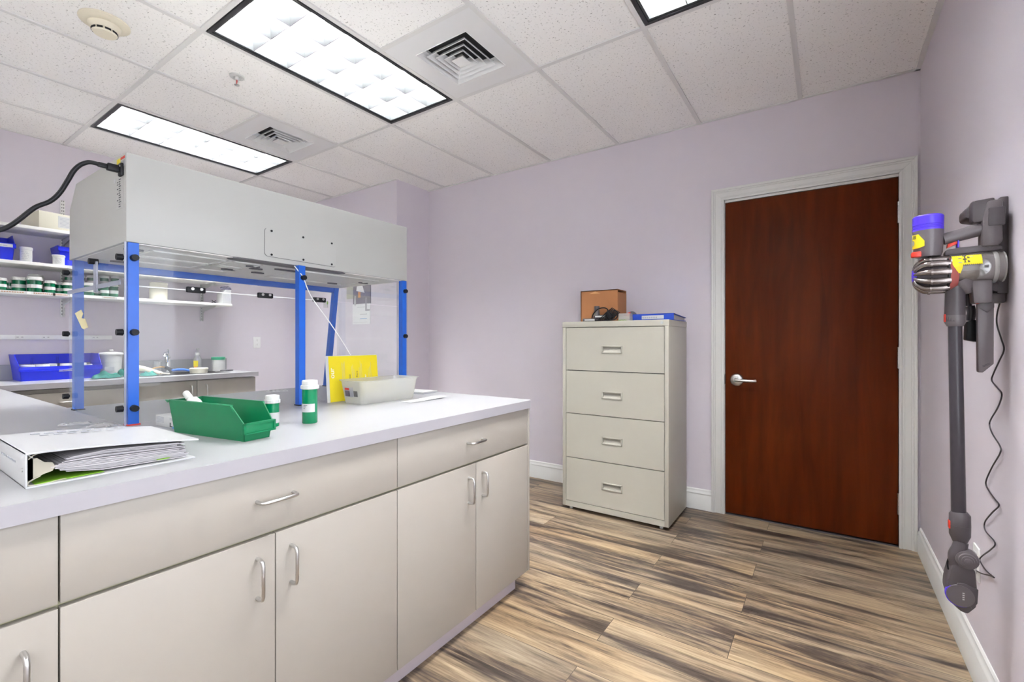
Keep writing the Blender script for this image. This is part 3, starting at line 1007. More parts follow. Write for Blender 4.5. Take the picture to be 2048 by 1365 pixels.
prof_ = [(0.004, 0.014), (0.010, 0.012), (0.026, 0.022), (0.040, 0.026), (0.044, 0.034), (0.040, 0.043), (0.028, 0.046), (0.018, 0.056), (0.004, 0.056)]
rg.prism([(BY0+a, ZC+b) for a, b in prof_], 'x', BX1-0.012, BX1-0.006)
obj('ring_mechanism', rg, M['ringplate'], bd)
ar = MB()
ar.tube([(BX1-0.004, BY0+0.005, ZC+0.056), (BX1-0.004, BY0+0.014, ZC+0.064), (BX1-0.004, BY0+0.030, ZC+0.067)], 0.0012, 6, smooth=4)
obj('ring', ar, M['ringplate'], bd)
ar = MB()
ar.tube([(BX1-0.004, BY0+0.022, ZC+0.020), (BX1-0.004, BY0+0.006, ZC+0.012), (BX1-0.004, BY0+0.010, ZC+0.004), (BX1-0.004, BY0+0.06, ZC+0.006)], 0.0012, 6, smooth=4)
obj('ring', ar, M['ringplate'], bd)
pgs = MB()
npg = 15
rnd = random.Random(3)
for k in range(npg):
    t0, t1 = k/npg, (k+0.70)/npg
    zL0, zL1 = 0.0065+0.054*t0, 0.0065+0.054*t1
    zR0, zR1 = 0.005+0.038*t0, 0.005+0.038*t1
    y0 = BY0+0.040+abs(t0-0.45)*0.05+rnd.uniform(-0.004, 0.006)
    y1 = BY1-0.012+rnd.uniform(-0.010, 0.008)-0.012*t0
    xo = BX1-0.004+rnd.uniform(-0.007, 0.002)
    ym = y0+0.06
    zm0, zm1 = 0.35*zL0+0.65*zR0+0.004, 0.35*zL1+0.65*zR1+0.004
    zs0 = zL0*0.55+0.034*0.45
    zs1 = zs0+(zL1-zL0)*0.6
    pgs.hexa([(BX0+0.008, y0, ZC+zs0), (xo, y0, ZC+zs0), (xo, ym, ZC+zm0), (BX0+0.008, ym, ZC+zm0), (BX0+0.008, y0, ZC+zs1), (xo, y0, ZC+zs1), (xo, ym, ZC+zm1), (BX0+0.008, ym, ZC+zm1)])
    pgs.hexa([(BX0+0.008, ym, ZC+zm0), (xo, ym, ZC+zm0), (xo, y1, ZC+zR0), (BX0+0.008, y1, ZC+zR0), (BX0+0.008, ym, ZC+zm1), (xo, ym, ZC+zm1), (xo, y1, ZC+zR1), (BX0+0.008, y1, ZC+zR1)])
obj('pages', pgs, M['pages'], bd)
dv = MB()
dv.hexa([(BX0+0.01, BY0+0.014, ZC+0.0045), (BX1-0.003, BY0+0.014, ZC+0.0045), (BX1-0.003, BY0+0.12, ZC+0.0055), (BX0+0.01, BY0+0.12, ZC+0.0055),
         (BX0+0.01, BY0+0.014, ZC+0.0055), (BX1-0.003, BY0+0.014, ZC+0.0055), (BX1-0.003, BY0+0.12, ZC+0.0065), (BX0+0.01, BY0+0.12, ZC+0.0065)])
dv.box(BX1-0.006, BX1-0.001, 0.43, 0.455, ZC+0.010, ZC+0.0115)
obj('divider', dv, M['limegreen'], bd)

# ---- hopper bins
def hopper_bin(name, label, cat, m, loc, rz, L, Wb, Wt, Hh, lip, slant, group=None, grooves=True, t=0.003):
    """front faces local +X; base centre at the origin"""
    r = thing(name, label, cat, loc, rz, group)
    b = MB()
    x0, x1 = -L/2, L/2
    wb, wt = Wb/2, Wt/2
    def wy(z): return wb+(wt-wb)*z/Hh
    b.box(x0, x1, -wb, wb, 0, t)
    for s in (-1, 1):
        P = [(x0-0.008*0, 0), (x1, 0), (x1+lip*0.12, lip), (x1-slant, Hh), (x0-0.010, Hh)]
        tt = bmesh.new()
        o_ = [tt.verts.new((x, s*wy(z), z)) for x, z in P]
        i_ = [tt.verts.new((x, s*(wy(z)-t), z)) for x, z in P]
        n = len(P)
        tt.faces.new(o_)
        tt.faces.new(i_[::-1])
        for k in range(n):
            tt.faces.new((o_[k], i_[k], i_[(k+1) % n], o_[(k+1) % n]))
        bmesh.ops.recalc_face_normals(tt, faces=tt.faces)
        b._merge(tt)
        # rim along the top edge of the side
        b.box(x0-0.010, x1-slant, s*(wt-t)-0.0015, s*(wt-t)+0.0045, Hh-0.003, Hh+0.001)
        if grooves:
            b.hexa([(x0+0.02, s*wy(Hh*0.80), Hh*0.80), (x1-slant*0.7, s*wy(Hh*0.80), Hh*0.80), (x1-slant*0.7, s*(wy(Hh*0.80)+0.0012), Hh*0.80), (x0+0.02, s*(wy(Hh*0.80)+0.0012), Hh*0.80),
                    (x0-0.004, s*wy(Hh), Hh), (x1-slant, s*wy(Hh), Hh), (x1-slant, s*(wy(Hh)+0.002), Hh), (x0-0.004, s*(wy(Hh)+0.002), Hh)])
    # rear wall and front wall
    wr = wy(Hh)
    b.hexa([(x0, -wb, 0), (x0+t, -wb, 0), (x0+t, wb, 0), (x0, wb, 0), (x0-0.010, -wr, Hh), (x0-0.010+t, -wr, Hh), (x0-0.010+t, wr, Hh), (x0-0.010, wr, Hh)])
    wl_ = wy(lip)
    xf = x1+lip*0.12
    b.hexa([(x1-t, -wb, 0), (x1, -wb, 0), (x1, wb, 0), (x1-t, wb, 0), (xf-t, -wl_, lip), (xf, -wl_, lip), (xf, wl_, lip), (xf-t, wl_, lip)])
    obj('tray', b, m, r, local=True)
    f = MB()
    f.box(xf-0.004, xf+0.006, -wl_-0.004, wl_+0.004, lip-0.031, lip+0.001, 0.0015)
    f.box(xf+0.004, xf+0.009, -wl_-0.004, wl_+0.004, lip-0.004, lip+0.001)
    f.box(xf+0.004, xf+0.009, -wl_-0.004, wl_+0.004, lip-0.031, lip-0.027)
    for s in (-1, 1):
        f.box(xf+0.004, xf+0.009, s*(wl_-0.002), s*(wl_+0.004), lip-0.031, lip+0.001)
    obj('label_holder', f, m, r, local=True)
    return r
A = math.atan2(0.053, 0.337)
gb = hopper_bin('storage_bin', 'green plastic hopper bin at the middle of the island worktop', 'bin', M['greenbin'], (-1.548, 0.679, ZC), A, 0.335, 0.080, 0.104, 0.103, 0.052, 0.042)
gr = MB()
for q in range(4):
    gr.box(0.085+q*0.014, 0.089+q*0.014, 0.0445, 0.047, 0.035, 0.065)
obj('rib', gr, M['greenbin'], gb, local=True)
ear = MB()
for s in (-1, 1):
    ear.prism([(-0.1785, 0.095), (-0.190, 0.103), (-0.165, 0.103)], 'y', s*0.0515, s*0.0555)
obj('hanger_lip', ear, M['greenbin'], gb, local=True)
# squeeze bottle leaning in the bin
sq = thing('squeeze_bottle', 'white squeeze bottle leaning in the far end of the green bin', 'bottle', (-1.665, 0.650, ZC+0.012))
mq = Matrix.Translation((-1.600, 0.668, ZC+0.026)) @ Vector((-0.105, -0.030, 0.105)).to_track_quat('Z', 'Y').to_matrix().to_4x4() @ Matrix.Scale(1.12, 4)
obj('body', MB().lathe([(0, 0), (0.017, 0), (0.0195, 0.004), (0.0195, 0.080), (0.017, 0.092), (0.009, 0.100), (0.008, 0.106), (0, 0.106)], m=mq), M['white'], sq)
obj('cap', MB().lathe([(0, 0.102), (0.0095, 0.102), (0.0088, 0.124), (0.0065, 0.127), (0, 0.127)], m=mq), M['white'], sq)

def make_vial(name, label, r, hgt, m, group=None, loc=(0, 0, 0), rz=0, lab=(0.40, 0.66), full=True, cap_h=0.022):
    t = thing(name, label, 'pill bottle', loc, rz, group)
    hb = hgt-cap_h
    obj('body', MB().lathe([(0, 0), (r*0.93, 0), (r*0.97, 0.002), (r*0.97, hb+0.004), (0, hb+0.004)], n=28), m, t, local=True)
    cp = MB()
    cp.lathe([(0, hb), (r*1.10, hb), (r*1.12, hb+0.003), (r*1.12, hb+cap_h*0.42), (r*1.0, hb+cap_h*0.46), (r*0.99, hgt-0.002), (r*0.93, hgt), (r*0.80, hgt-0.002), (0, hgt-0.002)], n=28)
    for k in range(6):
        a = k*PI/3+0.2
        cp.box(r*1.08, r*1.16, -0.003, 0.003, hb+0.001, hb+cap_h*0.4, m=Matrix.Rotation(a, 4, 'Z'))
    obj('cap', cp, M['white'], t, local=True)
    lbm = MB()
    z0, z1 = hb*lab[0], hb*lab[1]
    tt = bmesh.new()
    a0, a1 = (-2.2, 2.2) if full else (-2.35, 0.35)
    n = 24
    rr = r*0.97+0.0006
    lo = [tt.verts.new((rr*math.cos(a0+(a1-a0)*k/n), rr*math.sin(a0+(a1-a0)*k/n), z0)) for k in range(n+1)]
    hi = [tt.verts.new((v.co.x, v.co.y, z1)) for v in lo]
    lo2 = [tt.verts.new((v.co.x*0.97, v.co.y*0.97, z0)) for v in lo]
    hi2 = [tt.verts.new((v.co.x, v.co.y, z1)) for v in lo2]
    for k in range(n):
        tt.faces.new((lo[k], lo[k+1], hi[k+1], hi[k]))
        tt.faces.new((lo2[k], hi2[k], hi2[k+1], lo2[k+1]))
        tt.faces.new((lo[k], lo2[k], lo2[k+1], lo[k+1]))
        tt.faces.new((hi[k], hi[k+1], hi2[k+1], hi2[k]))
    bmesh.ops.recalc_face_normals(tt, faces=tt.faces)
    lbm._merge(tt)
    lo_ = obj('label', lbm, M['paper'], t, local=True)
    return t
pv = make_vial('pill_bottle', 'tall green pill bottle with white cap standing alone on the island worktop', 0.0262, 0.150, M['greenvial'], loc=(-1.508, 0.952, ZC), rz=-0.25, lab=(0.335, 0.575), full=False, cap_h=0.030)
pt = MB()
for k, (a, zz, L_) in enumerate(((-1.15, 0.063, 0.55), (-1.15, 0.058, 0.30), (-1.15, 0.053, 0.12))):
    for q in range(6):
        aa = a+q*L_/6
        pt.box(0.0259, 0.0266, -0.0006, 0.0016, zz, zz+0.0016, m=Matrix.Rotation(aa, 4, 'Z'))
obj('lettering', pt, M['ink'], pv, local=True)
pv2 = make_vial('pill_bottle', 'green pill bottle half hidden behind the right end of the green bin', 0.022, 0.105, M['greenvial'], loc=(-1.552, 0.842, ZC), rz=0.3, lab=(0.15, 0.60), cap_h=0.026)
# printed carton beside the bin
bx = thing('carton', 'small flat white printed carton between the binder and the green bin', 'box', (-1.80, 0.65, ZC))
mcx = Matrix.Translation((-1.815, 0.632, ZC)) @ Matrix.Rotation(0.06, 4, 'Z')
obj('box_body', MB().box(-0.085, 0.085, 0, 0.075, 0, 0.036, 0.001, m=mcx), M['paper'], bx)
lt = MB()
rr = []
for k in range(5):
    rr.append((0.006, 0.060, 0.014+k*0.004, 0.0020))
    if k > 2: rr.append((0.100, 0.128, 0.014+k*0.004, 0.0022))
bars(lt, (-0.085, 0, 0), (1, 0, 0), (0, 0, 1), rr)
bmesh.ops.transform(lt.bm, matrix=mcx, verts=lt.bm.verts)
obj('lettering', lt, M['greyink'], bx)
lt = MB()
bars(lt, (-0.085, -0.0002, 0), (1, 0, 0), (0, 0, 1), [(0.102, 0.108, 0.004, 0.014), (0.108, 0.120, 0.004, 0.003)])
bmesh.ops.transform(lt.bm, matrix=mcx, verts=lt.bm.verts)
obj('print_mark', lt, M['ink'], bx)
lt = MB()
bars(lt, (-0.085, -0.0002, 0), (1, 0, 0), (0, 0, 1), [(0.120, 0.165, 0.000, 0.006)])
bmesh.ops.transform(lt.bm, matrix=mcx, verts=lt.bm.verts)
obj('print_bar', lt, M['bluebar'], bx)
# plastic scraps
for k, (x, y, a, lab) in enumerate(((-2.01, 0.515, 0.4, 'crumpled clear plastic wrapper beside the foot of the near blue post'), (-2.12, 0.470, 1.3, 'smaller clear plastic scrap on the worktop behind the white binder'))):
    sc_ = bmesh.new()
    n = 9
    rnd = random.Random(k+11)
    g = [[sc_.verts.new(((i/n-0.5)*0.085, (j/n-0.5)*0.04, 0.002+rnd.uniform(0, 0.009)*(1 if 0 < i < n and 0 < j < n else 0.3))) for j in range(n+1)] for i in range(n+1)]
    for i in range(n):
        for j in range(n):
            sc_.faces.new((g[i][j], g[i+1][j], g[i+1][j+1], g[i][j+1]))
    ret = bmesh.ops.solidify(sc_, geom=sc_.faces[:], thickness=0.0006)
    b = MB()._merge(sc_, Matrix.Translation((x, y, ZC+0.001)) @ Matrix.Rotation(a, 4, 'Z'))
    solo('plastic_wrapper', b, M['film'], lab, 'wrapper')
# blister tray at the far edge
bl = MB()
bl.box(-0.055, 0.055, -0.028, 0.028, 0, 0.002)
for i in range(5):
    for j in range(2):
        bl.ball((-0.042+i*0.021, -0.012+j*0.024, 0.003), 0.008, (1, 1, 0.8), 10)
bmesh.ops.transform(bl.bm, matrix=Matrix.Translation((-2.585, 1.43, ZC)) @ Matrix.Rotation(1.1, 4, 'Z'), verts=bl.bm.verts)
solo('blister_pack', bl, M['foil'], 'small silvery blister pack lying inside the hood near its far edge', 'blister pack')

# ---- yellow sheet and translucent tub
ys = thing('yellow_flyer', 'yellow printed flyer in a clear sleeve standing behind the translucent tub', 'flyer', (-1.905, 1.44, ZC))
FX, FY0, FY1 = -1.905, 1.307, 1.588
def leaning(mb):     # leans back towards the hood
    bmesh.ops.transform(mb.bm, matrix=Matrix.Translation((FX, 0, ZC)) @ Matrix.Rotation(math.radians(-5), 4, 'Y') @ Matrix.Translation((-FX, 0, -ZC)), verts=mb.bm.verts)
    return mb
obj('sleeve', leaning(MB().box(FX-0.0012, FX-0.0002, FY0-0.016, FY1-0.002, ZC+0.001, ZC+0.219)), M['paper'], ys)
sheet = obj('sheet', leaning(MB().box(FX, FX+0.001, FY0, FY1, ZC+0.0015, ZC+0.216)), M['yellow'], ys)
mlean = Matrix.Translation((FX, 0, ZC)) @ Matrix.Rotation(math.radians(-5), 4, 'Y') @ Matrix.Translation((-FX, 0, -ZC))
# text reads upwards: local x of the text is +Z, its up is -Y, facing +X
def trot():
    return Matrix(((0, 0, 1, 0), (0, -1, 0, 0), (1, 0, 0, 0), (0, 0, 0, 1)))
def ftext(s, size, m, y, z):
    text('lettering', s, size, m, sheet, (mlean @ Vector((FX+0.0014, y, z))), mlean.to_3x3().to_4x4() @ trot())
ftext('our', 0.034, M['wallwhite'], FY0+0.026, ZC+0.112)
ftext('text', 0.013, M['ink'], FY0+0.116, ZC+0.105)
ftext('Phone', 0.013, M['ink'], FY0+0.158, ZC+0.108)
ftext('ver', 0.016, M['wallwhite'], FY0+0.208, ZC+0.100)
lt = MB()
rows = [(0.09, 0.185, 0.070, 0.0016), (0.09, 0.180, 0.077, 0.0016), (0.09, 0.19, 0.083, 0.0016), (0.10, 0.165, 0.125, 0.0014), (0.10, 0.172, 0.131, 0.0014), (0.10, 0.150, 0.137, 0.0014),
        (0.10, 0.158, 0.168, 0.0014), (0.10, 0.190, 0.175, 0.0014), (0.10, 0.176, 0.182, 0.0014), (0.10, 0.150, 0.222, 0.0014), (0.10, 0.158, 0.230, 0.0014), (0.10, 0.182, 0.238, 0.0014)]
bars(lt, (FX+0.001, FY0, ZC), (0, 0, 1), (0, 1, 0), rows)
obj('small_print', leaning(lt), M['olivepaper'], sheet)

tb_ = thing('plastic_tub', 'translucent white plastic tub in front of the yellow flyer', 'tub', (-1.80, 1.49, ZC))
TA = math.atan2(-0.07, 0.252)
mt = Matrix.Translation((-1.793, 1.505, ZC))
def rrect(hx, hy, r, z, n=5):
    out = []
    for cx, cy, a0 in ((hx-r, hy-r, 0), (-hx+r, hy-r, 90), (-hx+r, -hy+r, 180), (hx-r, -hy+r, 270)):
        for k in range(n+1):
            a = math.radians(a0+k*90/n)
            out.append((cx+r*math.cos(a), cy+r*math.sin(a), z))
    return out
def shell(levels, close=True):
    t = bmesh.new()
    R = [[t.verts.new(p) for p in lv_] for lv_ in levels]
    n = len(R[0])
    for a, b in zip(R, R[1:]):
        for k in range(n):
            t.faces.new((a[k], a[(k+1) % n], b[(k+1) % n], b[k]))
    t.faces.new(R[0][::-1])
    t.faces.new(R[-1])
    bmesh.ops.recalc_face_normals(t, faces=t.faces)
    return t
tubm = MB()
tubm._merge(shell([rrect(0.070, 0.158, 0.022, 0.0), rrect(0.085, 0.173, 0.026, 0.102), rrect(0.092, 0.180, 0.030, 0.104), rrect(0.092, 0.180, 0.030, 0.108), rrect(0.083, 0.171, 0.025, 0.1065), rrect(0.0685, 0.1565, 0.021, 0.002)]), mt)
obj('tub_body', tubm, M['tub'], tb_)
def tubface(x0, x1, z0, z1, d):      # patch on the near end wall of the tub
    y = lambda z: -0.158-0.015*z/0.102-d
    mb = MB()
    mb.hexa([(x0, y(z0), z0), (x1, y(z0), z0), (x1, y(z0)+0.001, z0), (x0, y(z0)+0.001, z0), (x0, y(z1), z1), (x1, y(z1), z1), (x1, y(z1)+0.001, z1), (x0, y(z1)+0.001, z1)], mt)
    return mb
tl_ = obj('label', tubface(-0.050, 0.012, 0.030, 0.076, 0.0008), M['greyink'], tb_)
obj('label_mark', tubface(-0.046, -0.016, 0.062, 0.072, 0.0016), M['redink'], tl_)
obj('label_picture', tubface(-0.047, -0.014, 0.033, 0.058, 0.0016), M['photo'], tl_)
bc = tubface(0.015, 0.017, 0.034, 0.060, 0.0010)
for k in range(1, 6):
    q = tubface(0.015+k*0.0045, 0.0172+k*0.0045, 0.034, 0.060, 0.0010)
    me_ = bpy.data.meshes.new('t')
    q.bm.to_mesh(me_)
    bc.bm.from_mesh(me_)
    bpy.data.meshes.remove(me_)
obj('barcode', bc, M['ink'], tl_)
# things lying in the tub
for k, (x, y, a, lab) in enumerate(((0.02, -0.04, 0.3, 'pale bundle of packets at the left in the translucent tub'), (0.0, 0.05, -0.2, 'pale bundle of packets at the right in the translucent tub'))):
    b = MB()
    rnd = random.Random(k)
    for q in range(5):
        b.box(-0.03, 0.03, -0.042, 0.042, 0.003+q*0.006, 0.008+q*0.006, 0.002, m=mt @ Matrix.Translation((x-0.01, y, 0)) @ Matrix.Rotation(a+rnd.uniform(-0.3, 0.3), 4, 'Z'))
    solo('packet_bundle', b, M['pages'], lab, 'packets')
# papers
np_ = thing('notepad', 'white notepad with dark backing near the far right end of the island', 'notepad', (-1.875, 1.84, ZC))
mn = Matrix.Translation((-1.895, 1.842, ZC)) @ Matrix.Rotation(0.12, 4, 'Z')
obj('backing', MB().box(-0.105, 0.100, -0.062, 0.062, 0, 0.003, m=mn), M['greyink'], np_)
obj('page_block', MB().box(-0.105, 0.098, -0.062, 0.062, 0.003, 0.010, m=mn), M['paper'], np_)
nt_ = thing('paper_slip', 'white paper slip curling on the worktop just right of the translucent tub', 'paper', (-1.62, 1.63, ZC))
pb_ = MB()
for k in range(6):
    a, b = k/6, (k+1)/6
    f_ = lambda s: 0.001+0.007*s*s
    pb_.hexa([(-0.035, -0.115+0.23*a, f_(a)), (0.035, -0.115+0.23*a, f_(a)), (0.035, -0.115+0.23*b, f_(b)), (-0.035, -0.115+0.23*b, f_(b)),
              (-0.035, -0.115+0.23*a, f_(a)+0.0008), (0.035, -0.115+0.23*a, f_(a)+0.0008), (0.035, -0.115+0.23*b, f_(b)+0.0008), (-0.035, -0.115+0.23*b, f_(b)+0.0008)],
             Matrix.Translation((-1.622, 1.625, ZC)) @ Matrix.Rotation(-0.05, 4, 'Z'))
obj('slip', pb_, M['paper'], nt_)

# ================================================================ FILING CABINET
fx0, fx1, fy0, fy1, fz1 = -1.572, -0.820, 2.968, 3.418, 1.338
fcab = thing('filing_cabinet', 'putty coloured four drawer lateral filing cabinet left of the door', 'filing cabinet', ((fx0+fx1)/2, (fy0+fy1)/2, 0))
cb = MB()
sw = 0.026
cb.box(fx0, fx0+sw, fy0, fy1, 0.022, fz1-0.04, 0.002)
cb.box(fx1-sw, fx1, fy0, fy1, 0.022, fz1-0.04, 0.002)
cb.box(fx0+sw, fx1-sw, fy0+0.001, fy1, 0.022, 0.060)
cb.box(fx0+sw, fx1-sw, fy1-0.01, fy1, 0.06, fz1-0.04)
obj('case', cb, M['filing'], fcab)
obj('inside', MB().box(fx0+sw, fx1-sw, fy0+0.03, fy1-0.01, 0.061, fz1-0.042), M['dark'], fcab)
obj('top', MB().box(fx0-0.002, fx1+0.002, fy0-0.001, fy1, fz1-0.040, fz1, 0.003), M['filing'], fcab)
DZS = [(0.064, 0.370), (0.3755, 0.684), (0.6895, 0.990), (0.9955, 1.294)]
for z0, z1 in DZS:
    cx, hz_ = -1.199, z0+(z1-z0)*0.5-0.008
    if z1 > 1.2: hz_ = 1.144
    hw, hh = 0.074, 0.026
    x0, x1 = fx0+sw+0.003, fx1-sw-0.003
    db = MB()
    yf, yb_ = fy0+0.002, fy0+0.022
    db.box(x0, cx-hw, yf, yb_, z0, z1)
    db.box(cx+hw, x1, yf, yb_, z0, z1)
    db.box(cx-hw, cx+hw, yf, yb_, z0, hz_-hh)
    db.box(cx-hw, cx+hw, yf, yb_, hz_+hh, z1)
    db.box(cx-hw, cx+hw, yb_-0.002, yb_+0.01, hz_-hh, hz_+hh)
    bmesh.ops.remove_doubles(db.bm, verts=db.bm.verts, dist=0.00005)
    d = obj('drawer', db, M['filing'], fcab)
    hb = MB()
    for s in (-1, 1):
        hb.box(cx+s*hw, cx+s*(hw-0.010), yf-0.005, yf+0.012, hz_-hh, hz_+hh, 0.002)
        hb.box(cx-hw, cx+hw, yf-0.005, yf+0.012, hz_+s*hh, hz_+s*(hh-0.009), 0.002)
    hb.hexa([(cx-hw+0.008, yf+0.004, hz_-hh+0.006), (cx+hw-0.008, yf+0.004, hz_-hh+0.006), (cx+hw-0.008, yf+0.018, hz_-hh+0.006), (cx-hw+0.008, yf+0.018, hz_-hh+0.006),
             (cx-hw+0.008, yf+0.014, hz_+0.004), (cx+hw-0.008, yf+0.014, hz_+0.004), (cx+hw-0.008, yf+0.018, hz_+0.004), (cx-hw+0.008, yf+0.018, hz_+0.004)])
    obj('handle', hb, M['filing'], d)
lk = MB()
lk.cyl((-0.862, fy0+0.002, 1.319), (-0.862, fy0-0.005, 1.319), 0.0095, n=18)
lk.box(-0.8635, -0.8605, fy0-0.006, fy0-0.004, 1.313, 1.325)
obj('lock', lk, M['rack'], fcab)
for x in (fx0+0.055, fx1-0.055):
    for y in (fy0+0.03, fy1-0.04):
        obj('foot', MB().cyl((x, y, 0), (x, y, 0.024), 0.012, n=14), M['white'], fcab)
# ---- things on the filing cabinet
TZ = fz1
wx = thing('carton', 'brown open cardboard box standing at the back of the filing cabinet', 'box', (-1.345, 3.24, TZ))
b = MB()
wx0, wx1, wy0, wy1, wz1 = -1.507, -1.220, 3.130, 3.300, TZ+0.232
b.box(wx0, wx1, wy0, wy0+0.006, TZ, wz1)
b.box(wx0, wx1, wy1-0.006, wy1, TZ, wz1)
b.box(wx0, wx0+0.006, wy0, wy1, TZ, wz1)
b.box(wx0, wx1, wy0, wy1, TZ, TZ+0.006)
b.box(wx0, wx1, wy0, wy1, wz1-0.006, wz1)
obj('box_body', b, M['brown'], wx)
obj('side_flap', MB().box(wx1-0.006, wx1+0.001, wy0+0.004, wy1, TZ, wz1-0.022), M['brown'], wx)
tri = MB()
tri.prism([(-1.440, wz1-0.024), (-1.352, wz1-0.024), (-1.392, wz1-0.008)], 'y', wy0-0.001, wy0+0.002)
obj('torn_patch', tri, M['brownin'], wx)
nz = thing('hose_nozzle', 'grey plastic vacuum nozzle standing in front of the brown box', 'nozzle', (-1.358, 3.085, TZ))
obj('tube', MB().lathe([(0, 0), (0.024, 0), (0.022, 0.055), (0.0195, 0.058), (0.0185, 0.085), (0.0185, 0.112), (0.015, 0.112), (0.015, 0.06), (0, 0.06)], (-1.358, 3.085, TZ)), M['darkgrey'], nz)
br_ = MB()
br_.box(-1.415, -1.33, 3.040, 3.085, TZ, TZ+0.022, 0.006)
obj('brush_base', br_, M['darkgrey'], nz)
ch = thing('cable_bundle', 'bundled black charger cable on top of the filing cabinet', 'cable', (-1.27, 3.03, TZ))
cbm = MB()
rnd = random.Random(5)
for k in range(7):
    c0 = Vector((-1.272+k*0.0075, 3.03+k*0.004, TZ+0.052-k*0.0050))
    maj, mnr = Vector((0.050, 0.004, 0.040)), Vector((-0.004, 0.024, 0.008))
    P = [c0+maj*math.cos(q/12*2*PI)+mnr*math.sin(q/12*2*PI) for q in range(13)]
    P = [Vector((p.x, p.y, max(p.z, TZ+0.004))) for p in P]
    cbm.tube(P, 0.0030, 7, smooth=3)
cbm.box(-0.012, 0.012, -0.03, 0.03, -0.028, 0.028, 0.004, m=Matrix.Translation((-1.238, 3.035, TZ+0.042)) @ Matrix.Rotation(-0.67, 4, 'Y'))
obj('coil', cbm, M['black'], ch)
cbm = MB()
cbm.tube([(-1.375, 3.035, TZ+0.020), (-1.36, 3.03, TZ+0.055), (-1.32, 3.025, TZ+0.088), (-1.275, 3.025, TZ+0.094), (-1.252, 3.03, TZ+0.075), (-1.27, 3.03, TZ+0.03)], 0.0042, 8, smooth=5)
cbm.tube([(-1.245, 3.04, TZ+0.05), (-1.215, 3.04, TZ+0.074), (-1.185, 3.035, TZ+0.060), (-1.19, 3.03, TZ+0.02), (-1.24, 3.02, TZ+0.006), (-1.40, 3.01, TZ+0.005)], 0.0042, 8, smooth=5)
obj('loose_end', cbm, M['black'], ch)
for k, (x, y, a, lab) in enumerate(((-1.385, 3.020, 0.15, 'dark flat adapter with a white face at the left end of the cable bundle'), (-1.32, 3.055, 0.1, 'dark adapter with a white face behind the cable bundle'))):
    ad = thing('power_adapter', lab, 'adapter', (x, y, TZ), a)
    z = 0.0 if k == 0 else 0.024
    obj('case', MB().box(-0.045, 0.045, -0.02, 0.02, z, z+0.022, 0.004), M['darkgrey'], ad, local=True)
    obj('face', MB().box(-0.030, 0.042, -0.0212, -0.0195, z+0.006, z+0.016, 0.0), M['white'], ad, local=True)
cl = thing('clear_case', 'small clear plastic case of white fittings right of the cable bundle', 'case', (-1.12, 3.03, TZ))
b = MB()
b.box(-1.165, -1.085, 3.0, 3.06, TZ, TZ+0.030, 0.003)
b.box(-1.180, -1.10, 3.04, 3.10, TZ, TZ+0.052, 0.004)
obj('shell', b, M['tub'], cl)
for x in (-1.148, -1.108):
    obj('fitting', MB().cyl((x, 3.02, TZ+0.004), (x, 3.02, TZ+0.022), 0.009, n=12), M['white'], cl)
rk = thing('red_knob', 'small round red and grey roller behind the clear case on the filing cabinet', 'knob', (-1.105, 3.11, TZ))
obj('wheel', MB().cyl((-1.12, 3.14, TZ+0.034), (-1.105, 3.10, TZ+0.034), 0.034, n=24), M['darkgrey'], rk)
obj('red_disc', MB().cyl((-1.121, 3.098, TZ+0.036), (-1.116, 3.094, TZ+0.036), 0.026, n=20), M['red'], rk)
vt = MB()
for q in range(3):
    vt.tube([(-1.165+q*0.02, 2.995, TZ+0.002), (-1.155+q*0.02, 2.985, TZ+0.006), (-1.145+q*0.02, 2.992, TZ+0.002)], 0.0016, 6, smooth=3)
solo('green_twist_tie', vt, M['limegreen'], 'short green twist ties at the front edge of the filing cabinet', 'twist tie')
blb = thing('ring_binder', 'blue ring binder lying at the right end of the filing cabinet', 'binder', (-0.92, 3.16, TZ))
mbl = Matrix.Translation((-0.958, 3.085, TZ)) @ Matrix.Rotation(math.radians(-3), 4, 'Z')
b = MB()
b.box(-0.140, 0.140, 0, 0.004, 0.0, 0.046, 0.001, m=mbl)
b.box(-0.140, 0.140, 0, 0.26, 0.0, 0.004, 0.001, m=mbl)
b.hexa([(-0.14, 0, 0.042), (0.14, 0, 0.042), (0.14, 0.26, 0.022), (-0.14, 0.26, 0.022), (-0.14, 0, 0.046), (0.14, 0, 0.046), (0.14, 0.26, 0.026), (-0.14, 0.26, 0.026)], mbl)
obj('cover', b, M['bluebinder'], blb)
b = MB()
b.hexa([(-0.132, 0.03, 0.005), (0.134, 0.03, 0.005), (0.134, 0.245, 0.005), (-0.132, 0.245, 0.005), (-0.132, 0.03, 0.036), (0.134, 0.03, 0.036), (0.134, 0.245, 0.021), (-0.132, 0.245, 0.021)], mbl)
obj('pages', b, M['pages'], blb)
b = MB()
b.box(-0.075, 0.075, -0.0012, 0.001, 0.010, 0.034, m=mbl)
lab = obj('spine_label', b, M['paper'], blb)
b = MB()
bars(b, (-0.07, -0.0012, 0.016), (1, 0, 0), (0, 0, 1), [(q*0.015, q*0.015+0.010, 0, 0.009) for q in range(7)])
bmesh.ops.transform(b.bm, matrix=mbl, verts=b.bm.verts)
obj('lettering', b, M['greyink'], lab)
pp_ = MB()
pp_.box(-1.05, -0.835, 2.985, 3.075, TZ, TZ+0.0015, m=None)
solo('paper_sheet', pp_, M['paper'], 'white sheet under the front of the blue binder on the filing cabinet', 'paper')

